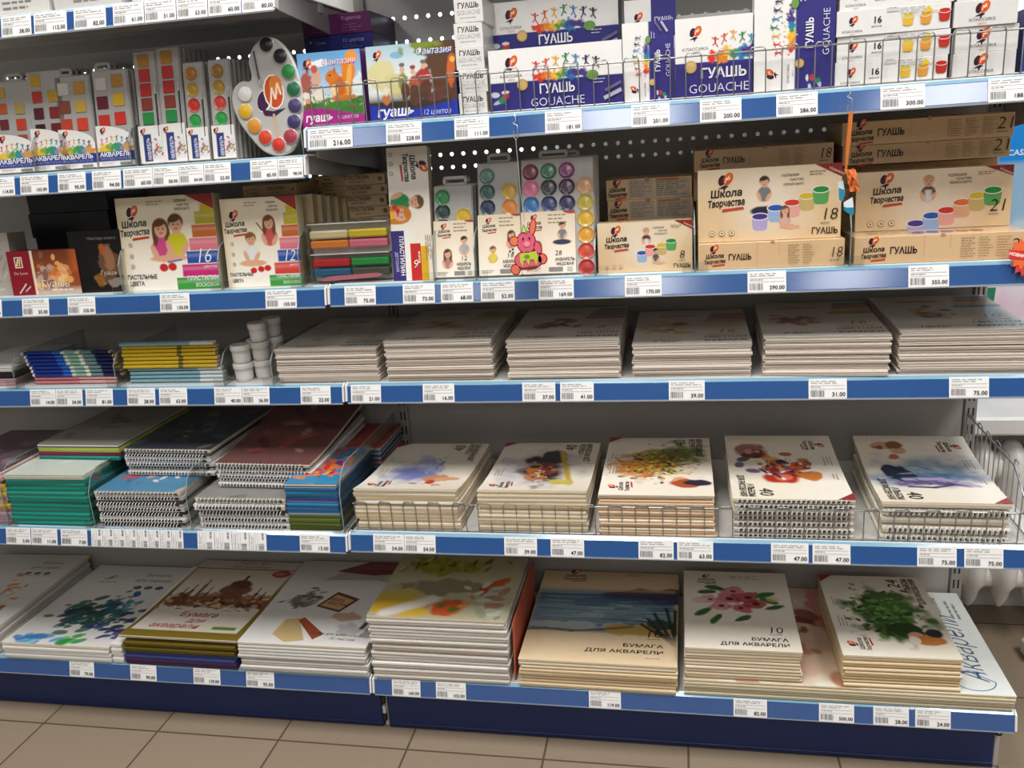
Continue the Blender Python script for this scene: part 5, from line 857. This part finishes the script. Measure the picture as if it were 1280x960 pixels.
for k, (pt, X, n, t, zf, of, lab, sp, rz, w1, w2, nn) in enumerate(((paint_fruit, .8305, 7, .0112, sag(.010, .006), 'under the fruit cover', 'spiral drawing pad on top of its pile, cover with red and purple fruit', 'both', 0, 'АЛЬБОМ', 'ДЛЯ РИСОВАНИЯ', '40'), (paint_figure, 1.0795, 5, .0155, sag(.012, .010), 'under the reclining figure cover', 'glossy spiral drawing pad at the right end, cover with a reclining figure', 'back', -1.0, 'АЛЬБОМ', 'ДЛЯ РИСОВАНИЯ', '40'))):
    def per(i, t=t, n=n, zf=zf, k=k):
        f_ = lambda s: zf(s)*(i/n); me = slab(M(), .203, .292, t*.62, ('e9e4da', 'efe9dc', 'dcd4c4')[i % 3], 'f0eadc', zf=f_, bot='e6dcc6').mesh('pad')
        return [('page_block', me)]+([('spiral_binding', ringmesh[k])] if not (k == 1 and i % 2 == 0 and i) else [])
    ringmesh = [rings(M(), .203, .0085, 'd6d5d3', dark='3a3836').mesh('spiral'), rings(M(), .203, .0115, 'd2d1ce', dark='55524e').mesh('spiral')]
    pile(n, X, Y4+.004, Z4, t, None, album(.207, .297, t*.62, album_art(pt, nn, w1, w2, True), zf, sp, 'efe9dc', name='spiral_drawing_pad', mt='cover' if k else 'gloss'), (lab, 'white spiral drawing pad'), of, 'spiral_drawing_pad', 'drawing pad', 'spiral pads '+of, .002, .003, .4, 30+k, per=per, rz=rz)
# ---- fourth shelf, left: notebooks
z4, y4 = TOP['4L']+.0006, -.385
def cover_art(base, cols, n, seed, a=.8, s0=.03, s1=.12):
    def f(P): c = P.canvas(base, .0025); c.speck(n, .5, .5, .28, .25, cols, s0, s1, seed, .45, a=a); P.lay()
    return f
def book(w, d, t, edge, cover, art, zf=None, spiral=None, name='notebook', mt='gloss'): return album(w, d, t, art, zf, spiral, edge, cover, name, mt)
NB = 'notebook'
mixed = ['d8b82a', 'd8b82a', 'c87a9a', 'd88aa0', 'e0902a', 'b0a0b8', 'd8b0c0']
pile(13, -.855, y4, z4, .0092, None, book(.19, .26, .0092, 'd8b0c4', 'c890b0', cover_art('6a5860', ['463840', '8a747e', '54444c'], 40, 3)), ('notebook with a dark plum cover on top of the leftmost pile', 'pink or yellow edged notebook'), 'at the left end of the notebook shelf', NB, 'notebook', 'leftmost notebooks', .004, .005, 1, 41, per=lambda i: plain(.19, .26, .0085, 'c8a8b8' if i < 4 else ['b898a8', 'd8c090'][i % 2], ['a88aa0', 'c0a0b4', 'b89ab0', 'd8902a', 'd8b02a', 'cfc2b0', 'd8a8b8', 'e0b82a', 'd8b02a', 'd8a82a', 'c86a8a', 'd898b0', 'b87a9a'][i]))
gm = [plain(.188, .26, .0086, '2f8a80', q, bot=b) for q, b in (('1fa08c', '2ab09c'), ('239a88', '30b4a2'), ('1a8f7e', '25a592'))]
pile(12, -.662, y4, z4, .0094, gm, book(.188, .26, .0094, 'd8e0d8', '23958a', cover_art('c9cfc6', ['b9c4ba', 'd8dcd4'], 20, 4)), ('pale covered notebook on top of the green notebook pile', 'teal green notebook'), 'of green notebooks', NB, 'notebook', 'green notebooks', .003, .004, 1, 42)
tb = z4+12*.0094+.0006
pile(4, -.635, -.30, tb, .0088, None, book(.2, .27, .0088, '17786c', '14685e', cover_art('989189', ['7a726c', 'aaa39c', '5e5852'], 26, 5)), ('large grey covered notebook with a dark green spine, atop the green ones', 'large notebook with coloured spine'), 'behind and above the green notebooks', NB, 'notebook', 'large notebooks above the green ones', .004, .003, .8, 43, per=lambda i: plain(.2, .27, .008, ['2f8a80', '8a2a5a', 'a8c03a', '1f8a7a'][i], ['25a592', '8a1f54', 'b0c43a', '1a7a6c'][i]), rz=-1)
def spnb(w, d, t, n_seed, cover, zf=None):
    me = [('page_block', slab(M(), w, d, t*.8, 'd8d6d2', cover, zf=zf, bot='e2e0dc').mesh('pad')), ('spiral_binding', rings(M(), w, t*.8, 'e4e3e1', dark='2a2828', step=.0072).mesh('spiral'))]
    return me
def spile(n, X, yf, z, t, w, d, covers, top, of, g, seed, zf=None, rz=0, jx=.003):
    pile(n, X, yf, z, t, None, book(w, d, t*.8, 'd8d6d2', 'cfcdc9', top, (lambda s: zf(s)) if zf else None, 'front', 'spiral_notebook'), ('spiral notebook on top of the pile '+of, 'spiral notebook'), of, 'spiral_notebook', 'notebook', g, jx, .004, 1, seed, per=lambda i: spnb(w, d, t, i, covers[i % len(covers)], (lambda s: zf(s)*(i/n)) if zf else None), rz=rz)
    return z+n*t
dk = ['3a3836', 'e2e0dc', '2f2c2c', 'b8b4b0']
ta = spile(7, -.452, y4, z4, .0116, .196, .2, dk, cover_art('4f86a8', ['c84a34', 'e8e4de', '3a6a94', 'd8b0a0'], 34, 7), 'of small spiral notebooks', 'small spiral notebooks', 51, jx=.004)
spile(6, -.425, -.30, ta+.0005, .0098, .205, .28, ['e6e4e0', '4a4846', 'dcdad6'], cover_art('3c4048', ['4a6278', '26282e', '8a7860', '5a8090'], 34, 8), 'of large spiral notebooks with a dark cover', 'large dark spiral notebooks', 52, rz=-1.5)
tb = spile(5, -.226, y4, z4, .0142, .196, .25, ['e6e4e0', 'dcdad6', '4a4846'], cover_art('8a8682', ['6a6664', 'a8a4a0'], 20, 9), 'of thick white spiral notebooks', 'thick white spiral notebooks', 53)
bend = lambda s: .034*np.clip((np.asarray(s)-.03)/.25, 0, 1)**1.3
spile(6, -.195, -.335, tb+.0005, .0085, .21, .29, ['e6e4e0', '6a6866', 'dcdad6'], cover_art('6e4844', ['8a4a44', '54302e', 'a8887c', '9a504c'], 30, 10), 'of curling spiral notebooks with a maroon cover', 'curling spiral notebooks', 54, bend, rz=-2)
cb = [plain(.108, .2, .0078, e, c, bot=b) for e, c, b in (('3a86b0', '2a6aa0', '4a3a8a'), ('6a8a3a', '4a7a2a', 'd8cfa0'), ('3a9ab8', '2a88b0', '2a5a94'))]
cbk = lambda i: plain(.108, .2, .0078, ['5a6a2a', '4a5a24', '6a7a30', '5a6a2a', 'd8d4c0', '3a86b0', '2a5aa0', '3a9ab8', '2a6aa8', '3a86b0', '2a74b0', '3a90b8'][i], ['4a5a24', '6a7a30', '5a6a2a', '8a8a4a', '3a86b0', '2a62a4', '2a88b0', '4a3a8a', '2a6aa0', '2a88b0', '2a6aa0', '2a88b0'][i])
pile(12, -.072, y4, z4, .0083, None, book(.108, .2, .0083, '3a86b0', '2a88b0', cover_art('3a8ab8', ['c8322a', 'e0822a', 'd8622a', 'e0702a', '6a2a6a', 'e8b04a', 'c8322a'], 70, 11, .95, .06, .17)), ('small colouring book with a red and orange fish-like swirl on top of its pile', 'small bright colouring book'), 'of colouring books', 'coloring_book', 'colouring book', 'small colouring books', .001, .002, .6, 44, per=cbk)
for i in range(9): tag(M().build('coloring_book', None, (-.06, -.165, z4+.0105*i), (0, 0, .02*(i % 2)), me=plain(.112, .15, .010, 'c8d0d8', ['4a6a8a', '6a8aa8', 'a8544a'][i % 3])), 'pale edged colouring book, %s up, rear pile behind the bright colouring books' % ORD[i], 'colouring book', 'rear colouring books')
for X, h, lab in ((-.765, .13, 'clear divider left of the green notebooks'), (-.558, .12, 'clear divider right of the green notebooks'), (-.338, .12, 'clear divider between the spiral notebook piles'), (-.010, .13, 'tall clear divider right of the colouring books')): divider('4L', X, .36, h, .012, lab)
# ---- bottom shelf
Z5 = TOP['5R']+.0006; Y5 = -.372
def big(w, d, t, edge, cover, art, name='paper_pad', mt='gloss', zf=None): return album(w, d, t, art, zf, None, edge, cover, name, mt)
def art_gouache(P):
    c = P.canvas('d8d6d0', .0025); c.speck(40, .55, .25, .1, .06, ['d8902a', 'c86a1f', 'e0b03a', '8a5a2a'], .02, .06, 3); c.speck(24, .6, .5, .1, .08, ['d8a02a', 'c8782a'], .015, .05, 4); P.lay(); P.text('Бумага', .72, .86, .045, '4a4844', 'c', 0, .15, width=.22); P.text('для гуаши', .70, .79, .045, '4a4844', 'c', 0, .15, width=.3)
    for i in range(3): P.disc(.6+.1*i, .72, .036, '5a5852', .026)
    P.fine(.5, .68, .4, 1, .02, 'a09c94', .4)
pile(7, -1.035, Y5, Z5, .0090, [plain(.268, .355, .0082, 'dcd9d3', 'e6e3de'), plain(.268, .355, .0082, 'c9c4bc', 'dedbd5')], big(.27, .36, .009, 'dcd9d3', 'e0ddd8', art_gouache), ('white gouache paper pad with orange flowers at the far left of the bottom shelf', 'white gouache paper pad'), 'at the left end of the bottom shelf', 'paper_pad', 'paper pad', 'gouache paper pads', .003, .004, .3, 61, rz=2)
def art_acrylic(P):
    c = P.canvas('dddbd6', .0022); c.speck(120, .50, .35, .16, .085, ['1f4a44', '173a3a', '2a5a54', '1a3450', '2f6a5a', '24506a'], .03, .075, 12, .5, 20); c.speck(26, .60, .50, .05, .06, ['1f4a5a', '24506a', '2a6a8a'], .02, .05, 22, .5, 30); c.speck(26, .86, .2, .09, .07, ['2a2a6a', '1f3a7a', '3a2a6a'], .02, .06, 13, .5, 10); c.speck(10, .55, .07, .06, .04, ['3aa04a', '5ab85a', '2a8a44'], .03, .07, 14, .5, 20); c.speck(16, .2, .05, .12, .03, ['5a9ac8', '3a7ab8', '8ac0d8'], .03, .08, 15, .5, 10); c.speck(22, .76, .48, .06, .06, ['2a7a94', '3a94a8', '1f5a7a'], .02, .045, 16, .5, 40); c.blob(.72, .62, .03, .05, '2a5a94', 30, nz=.3); c.speck(26, .5, .3, .2, .1, ['dddbd6'], .008, .02, 17, .4, 20); P.lay()
    P.text('Бумага', .73, .86, .05, '4a4c54', 'c', 0, .15, width=.25); P.text('для акрила', .73, .785, .05, '4a4c54', 'c', 0, .15, width=.36)
    for i in range(3): P.disc(.65+.11*i, .705, .040, '3a3a58', .03); P.fine(.62+.11*i, .705, .05, 1, .02, 'b8b6c4', .35)
    P.line([(.22, .80), (.30, .86), (.26, .80), (.34, .84)], .012, '6a6a72'); P.fine(.2, .76, .2, 1, .02, '8a8a92', .4)
wh = [plain(.27, .355, .0085, 'e4e1dc', 'eceae6', bot='d8d4ce'), plain(.27, .355, .0085, 'd8d4cc', 'e6e3de')]
pile(4, -.746, Y5, Z5, .0092, wh, big(.274, .36, .0092, 'e8e6e2', 'e2e0dc', art_acrylic), ('white acrylic paper pad with blue and green watercolour leaves', 'white acrylic paper pad'), 'under the blue and green leaf cover', 'paper_pad', 'paper pad', 'acrylic paper pads', .003, .004, .3, 62, rz=0)
def art_cathedral(P):
    c = P.canvas('e3dacb', .0022); c.rect(-.1, 1.1, -.1, .085, '7d6a1e', 1, .006); c.rect(.94, 1.1, -.1, 1.1, '7d6a1e', 1, .006); c.rect(-.1, .035, -.1, 1.1, '7d6a1e', 1, .006); c.grad('cdbca4', .55, .9, .8); c.rect(.02, .94, .885, 1.1, 'd2c6b8', 1, .004); c.rect(.02, .94, .88, .89, '4a3020', 1, .003)
    c.blob(.5, .45, .45, .10, '8a5a38', nz=.5); c.rect(.06, .93, .40, .50, '6a3f28', .9, .03); c.blob(.5, .52, .42, .06, '8f6040', nz=.6, fr=16, a=.8); c.blob(.58, .62, .13, .09, '7a4c30', nz=.2); c.blob(.58, .68, .10, .07, '5a3422', nz=.15); c.rect(.565, .595, .72, .80, '5a3422', 1, .01); c.rect(.48, .68, .48, .62, '7a4a30', 1, .02)
    for x, h in ((.13, .58), (.19, .63), (.27, .70), (.35, .60), (.79, .62), (.86, .57)): c.rect(x-.016, x+.016, .45, h-.06, '7a4c30', .95, .012); c.blob(x, h-.05, .018, .022, '6a4028'); c.stroke([(x, h-.05), (x, h+.03)], .006, '5a3422')
    c.speck(60, .5, .45, .25, .035, ['a87a50', '4a2c1c', 'c8a27a', '8a5a38'], .012, .035, 20, .7); c.speck(22, .5, .385, .2, .02, ['b88a5a', 'd8b890', '9a6a44'], .02, .05, 21, .4, 0); P.lay()
    P.disc(.86, .835, .085, 'b03a30', .06); P.fine(.81, .84, .1, 2, .018, 'e8c8b8', .35); P.text('Paper for', .52, .955, .05, '7a6a5c', 'c', 0, .1, width=.3); P.text('watercolour', .52, .905, .05, '7a6a5c', 'c', 0, .1, width=.36)
    P.text('Бумага', .47, .265, .075, 'b03a2a', 'c', .008, .12, width=.33); P.text('для', .50, .195, .065, 'b03a2a', 'c', .008, .12, width=.15); P.text('акварели', .36, .12, .075, 'b03a2a', 'c', .008, .12, width=.42); P.rect(.70, .12, .2, .035, '6a8a34')
OL = [('7d6a1e', '6e5d18'), ('3f4a86', '38427a'), ('57325c', '4a2850')]
curl = lambda s: .012*np.clip(1-np.asarray(s)/.12, 0, 1)**1.5
pile(9, -.438, Y5, Z5, .0068, None, big(.283, .36, .006, '9a8838', '8a7424', art_cathedral, 'paper_folder', zf=lambda s: .010*(1-np.clip(np.asarray(s)/.16, 0, 1))**2), ('olive watercolour paper folder with a brown cathedral on its cover', 'coloured watercolour paper folder'), 'under the cathedral cover', 'paper_folder', 'paper folder', 'cathedral paper folders', .003, .004, .3, 63, rz=-.5, per=lambda i: plain(.268, .355, .0062, OL[2 if i < 2 else 1 if i < 4 else 0][0], OL[2 if i < 2 else 1 if i < 4 else 0][1], bot=OL[2 if i < 2 else 1 if i < 4 else 0][1]))
for i in range(4): tag(M().build('paper_pad', None, (-.5915, Y5+.002*(i % 2), Z5+.0115*i), (0, 0, .004*(i % 2)), me=plain(.026, .35, .0105, 'e0ddd6', 'eceae4')), 'narrow white paper sheaf left of the olive folders, %s from the bottom' % ORD[i], 'paper sheaf', 'white sheaves beside the olive folders')
def art_sketch(P):
    c = P.canvas('e0ddd8', .0022); c.grad('c4beb6', .5, 1, .7); c.blob(.30, .50, .12, .12, '7a7668', 10, nz=.5); c.speck(40, .28, .52, .07, .06, ['5a5648', '8a8474', 'b8b2a2', '3a382e'], .012, .035, 3, .4, 20); c.blob(.8, .18, .14, .08, 'a89aa8', nz=.5, a=.6); c.blob(.72, .30, .10, .06, 'c88a5a', nz=.5, a=.7); c.blob(.96, .26, .05, .2, '3a343a', nz=.5, a=.6); c.stroke([(.88, .2), (.99, .62)], .02, '4a3a34'); P.lay()
    P.poly([(.22, .10), (.24, .26), (.34, .28), (.50, .05), (.36, .02)], 'c8ae7a'); P.poly([(.34, .26), (.56, .06), (.62, .12), (.38, .29)], '9a4a30'); P.poly([(.40, .42), (.62, .36), (.72, .52), (.50, .60)], '6a3a2a'); P.poly([(.43, .43), (.61, .385), (.68, .505), (.51, .565)], 'c8a070'); P.text('НЕИЗ', .46, .50, .038, '5a2c20', 'l', .02, 0, -12); P.text('ВЕСТНО', .475, .455, .034, '5a2c20', 'l', .02, 0, -12)
    P.poly([(.30, .74), (.55, .98), (1, .98), (1, .70), (.74, .76)], 'b0aca4'); P.poly([(.36, .86), (.60, 1), (1, 1), (1, .86), (.7, .82)], '7a2a2c'); P.poly([(.46, .9), (.64, .98), (.98, .98), (.94, .9)], '8f3c3c')
    P.text('Папка для набросков', .50, .12, .032, '3a3632', 'l', 0, .2, -3, .42); P.text('20 листов', .68, .07, .032, '3a3632', 'l', 0, .2, -3, .2)
pile(10, -.149, Y5-.004, Z5, .0070, [plain(.286, .355, .0064, 'e2dfda', 'ebe9e5', bot='cfcbc4'), plain(.284, .355, .0064, 'd4d0c9', 'e6e3de', bot='dedbd6')], big(.288, .36, .0070, 'e4e2dd', 'e0ddd8', art_sketch, 'sketch_folder'), ('white sketching paper folder with a collage cover left of the shelf joint', 'white sketching paper folder'), 'under the sketch collage cover', 'sketch_folder', 'paper folder', 'sketch paper folders', .003, .004, .3, 64)
def art_kiwi(P):
    c = P.canvas('b8b090', .0022); c.blob(.2, .15, .22, .12, 'd8b23a', nz=.3); c.stroke([(.12, .05), (.42, .28)], .05, 'e6e2da'); c.stroke([(.0, .3), (.4, .42)], .05, 'c8b058'); c.blob(.55, .16, .16, .10, 'c8562a', 20, nz=.3); c.blob(.60, .14, .05, .03, '5a6a2a', 40); c.blob(.5, .18, .04, .025, '5a6a2a', 40); c.blob(.66, .2, .05, .025, 'e08a4a', 30); c.blob(.45, .48, .3, .10, '8a8068', nz=.4); c.blob(.35, .82, .3, .12, '9a9a2a', nz=.4); c.speck(40, .4, .85, .2, .06, ['6a7a1f', 'b8b03a', '4a4a20', 'd8d080'], .02, .06, 5, .3, 80); c.blob(.85, .52, .12, .05, 'c0542f', 60, nz=.3); c.blob(.80, .42, .06, .10, 'b04a2a', 30, nz=.3); c.blob(.88, .22, .12, .2, 'b8b8a4', nz=.5); c.speck(20, .85, .3, .08, .12, ['9aa084', 'd0cfc0', 'a87a5a'], .02, .07, 6); P.lay()
kt = [plain(.288, .26, .0066, 'dedbd5', 'ebe8e2', bot='c9c4bb'), plain(.286, .26, .0066, 'd2cdc4', 'e6e2da', bot='d8b8a0'), plain(.287, .26, .0066, 'c8bfb2', 'e2ddd4', bot='dedad2')]
pile(19, .1495, Y5, Z5, .0075, kt, big(.291, .262, .0075, 'e0ddd6', 'dcd8d0', art_kiwi, 'paper_pad'), ('paper pad with yellow and green fruit collage topping the tall pile', 'white paper pad'), 'under the fruit collage cover', 'paper_pad', 'paper pad', 'fruit collage pads', .004, .004, .5, 65, gaps=((8, .002),))
m = M(); m.cbox(-.002, .002, 0, .25, 0, .135, 'b8583e', .0006); m.cbox(-.0026, -.0018, .002, .248, .002, .133, 'e0d2c0', .0002); tag(m.build('paper_pad', None, (.3015, Y5+.014, Z5+.0004), (0, .035, 0)), 'orange backed pad standing on edge beside the tall fruit collage pile', 'paper pad')
def art_sea(P):
    c = P.canvas('e8cfa8', .0022); c.grad('cfae88', .8, 1.02, .5); c.rect(.0, .97, .30, .77, '7f9cac', 1, .03); c.rect(0, .97, .60, .70, '4a6a84', .9, .05); c.blob(.75, .73, .35, .07, '4a4258', 4, nz=.3); c.blob(.92, .70, .14, .08, '3a3450', nz=.3); c.stroke([(.02, .705), (.5, .71), (.95, .69)], .008, '2a3448'); c.rect(-.1, .98, .76, .79, 'e0b48c', .7, .03)
    R = random.Random(3)
    for i in range(60): y = R.uniform(.36, .68); x = R.uniform(0, .9); c.stroke([(x, y), (min(.97, x+R.uniform(.08, .3)), y+R.uniform(-.01, .01))], R.uniform(.004, .012), R.choice(['2f567a', '4a7490', '9ab4bc', 'b8c8c8', '3a6080', '24466a']), .6)
    c.blob(.3, .36, .35, .05, 'b8c2c0', nz=.5); c.blob(.75, .34, .25, .07, 'c8a858', nz=.4); c.stroke([(.0, .30), (.12, .32), (.3, .30), (.5, .33), (.7, .37)], .012, '4a4a5a', .7); c.blob(.88, .40, .07, .05, '2f4a4a', nz=.5)
    for a, b in (((.98, .20), (.84, .52)), ((.98, .26), (.92, .58)), ((.97, .22), (.76, .40)), ((.98, .3), (.98, .56)), ((.98, .24), (.86, .34)), ((.97, .2), (.80, .46))): c.stroke([a, b], .012, '26352c')
    c.rect(-.1, 1.1, -.1, .25, 'e9d0aa', .75, .10); P.lay(); P.school(.24, .93, .10, '4a2a20'); P.fine(.62, .97, .14, 2, .02, 'a08c74', .4); P.text('10', .84, .265, .085, '332b24', 'c', -.006, .1); P.fine(.80, .245, .1, 1, .01, '8a7454', .4); P.text('БУМАГА', .91, .165, .035, '2f2822', 'r', .013, width=.26); P.text('ДЛЯ АКВАРЕЛИ', .91, .105, .035, '2f2822', 'r', .013, width=.50); P.fine(.8, .06, .1, 1, .01, 'a08c6a', .4)
cr = [plain(.309, .355, .0063, 'e2c69a', 'efdfc2', bot='d2b482'), plain(.310, .355, .0063, 'd2b284', 'e8d2ac', bot='e2c69a'), plain(.308, .355, .0063, 'e8d2aa', 'f0e2c8', bot='c9a878')]
pile(9, .4695, Y5-.002, Z5, .0068, cr, big(.312, .36, .0068, 'e4caa0', 'e8d0aa', art_sea), ('large cream watercolour pad with a seascape on its cover', 'large cream watercolour pad'), 'under the seascape cover', 'paper_pad', 'paper pad', 'seascape pads', .003, .004, .3, 66, rz=-.4)
def art_rose(P0):
    P = P0.ccw(); c = P.canvas('e7e4d4', .003); c.grad('dfe6e4', .30, .1); c.blob(.45, .62, .5, .36, 'dcc0a4', nz=.4, edge=.4); c.speck(34, .5, .62, .24, .14, ['c88a7a', 'e0b8a8', 'a85a44', 'f0dcd0', 'b87a5a', '8a4a34'], .03, .10, 4, .7); c.blob(.65, .62, .12, .03, '7a3a2a', 70, nz=.4); c.blob(.85, .5, .2, .1, 'd8908a', nz=.4); c.blob(.95, .30, .08, .10, '2a4a7a', nz=.5); c.rect(-.1, 1.1, -.1, .235, 'e3e6e0', .85, .12); c.rect(-.1, 1.1, .9, 1.1, 'b8884a', .5, .1); P.lay()
    P.text('БУМАГА ДЛЯ', .36, .175, .036, '3f4a4a', 'l', .02, width=.30); P.text('Акварели', .10, .055, .12, '44607e', 'l', -.006, .35, width=.62); P.line([(.115+.085*math.cos(q), .10+.062*math.sin(q)) for q in np.linspace(-.9, 4.6, 22)]+[(.2, .11)], .006, '5a86b8'); P.text('Watercolour', .72, .09, .04, '6a7678', 'l', 0, .2, width=.22); P.fine(.7, .055, .22, 2, .02, '8a9698', .4)
bg_ = lambda i: slab(M(), .585, .355, .0051, ('cfb286', 'b98a5a', 'd8c6a0', 'c4a878')[i % 4], ('e6dcc2', 'dccba4', 'eae4d0')[i % 3], bot='d8d2b8').mesh('pad')
pile(6, .9315, Y5, Z5, .0056, None, big(.588, .36, .0056, 'd8cdb0', 'e3e2d4', art_rose), ('very large watercolour pad with roses and blue script lying beneath two smaller piles', 'very large watercolour pad'), 'of very large rose pads', 'paper_pad', 'paper pad', 'very large rose pads', .002, .003, .15, 67, per=bg_)
zt = Z5+6*.0056+.0008
def art_flower(P):
    c = P.canvas('efe6d6', .002); c.grad('f4eee2', .3, .9)
    for x, y, r, q in ((.42, .62, .13, 'cf6a86'), (.60, .64, .12, 'b0283a'), (.34, .52, .10, 'd88a9a'), (.52, .50, .10, 'c84a62'), (.66, .56, .09, 'a82a3a'), (.24, .60, .08, 'dc9aa6'), (.46, .72, .10, 'd87a90')): c.blob(x, y, r, r*.8, q, nz=.4, a=.9); c.blob(x+.01, y, r*.3, r*.25, '5a1a2a', nz=.4)
    for x, y, a in ((.30, .76, -20), (.22, .70, 10), (.80, .60, -25), (.84, .52, 20), (.30, .36, 60), (.52, .36, 35), (.76, .68, 25), (.18, .44, 45)): c.blob(x, y, .10, .04, '3f7a3c', a, nz=.25); c.blob(x, y, .08, .012, '2a5a2c', a)
    c.blob(.84, .62, .06, .05, 'd8c06a', nz=.5, a=.6); c.blob(.14, .58, .06, .05, 'e8c8c4', nz=.5, edge=.5); P.lay(); P.school(.22, .87, .11, '4a2a20'); P.fine(.45, .93, .3, 3, .02, 'b0a48e', .35); P.text('10', .80, .20, .10, '332b24', 'c', -.006, .08); P.fine(.74, .18, .12, 1, .01, '8a7c64', .4); P.text('БУМАГА', .90, .105, .048, '2f2822', 'r', .013, width=.32); P.text('ДЛЯ АКВАРЕЛИ', .90, .045, .048, '2f2822', 'r', .013, width=.59)
fl = [plain(.213, .293, .0064, 'e0c8a0', 'efe4d0', bot='d2b88c'), plain(.212, .293, .0064, 'd2b88e', 'e8d8ba', bot='e0c8a0'), plain(.214, .293, .0064, 'e6d4b2', 'f2e8d6', bot='c8ae84')]
pile(10, .748, Y5+.002, zt, .0069, fl, big(.216, .297, .0069, 'e2cca6', 'efe4d0', art_flower), ('cream watercolour pad with pink and red flowers on its cover', 'cream watercolour pad'), 'under the pink flower cover', 'paper_pad', 'paper pad', 'flower cover pads', .003, .004, .5, 68)
def paint_tree(c):
    c.blob(.50, .48, .27, .24, '4a6a34', 20, nz=.45, edge=.2); c.speck(190, .50, .50, .13, .15, ['2f5a2a', '3f7034', '24441f', '5a8a3f', '6a9a4a', '1f3a20', '7aa85a'], .012, .034, 5, .6); c.blob(.3, .38, .08, .10, '24401f', nz=.5); c.blob(.24, .30, .05, .05, 'd8a078', nz=.2); c.blob(.20, .22, .05, .09, 'c87a3a', nz=.3); c.blob(.27, .14, .05, .05, '2a2a2a', nz=.3); c.blob(.18, .33, .05, .04, 'e8dcc8', nz=.3)
tr = [plain(.203, .293, .0061, 'e0bd82', 'efdcb8', bot='d8b274'), plain(.204, .293, .0061, 'd2aa6c', 'ead2a4', bot='e2c088'), plain(.202, .293, .0061, 'e6ca98', 'f0e0c0', bot='c89c60')]
pile(10, 1.030, Y5+.004, zt, .0067, tr, big(.206, .297, .0067, 'e4c48c', 'efdcb8', album_art(paint_tree, '24')), ('cream landscape drawing album with a leafy green tree, on the rose pads', 'cream landscape drawing album'), 'under the green tree cover', 'drawing_album', 'drawing album', 'green tree albums', .002, .003, .4, 69, rz=.4)
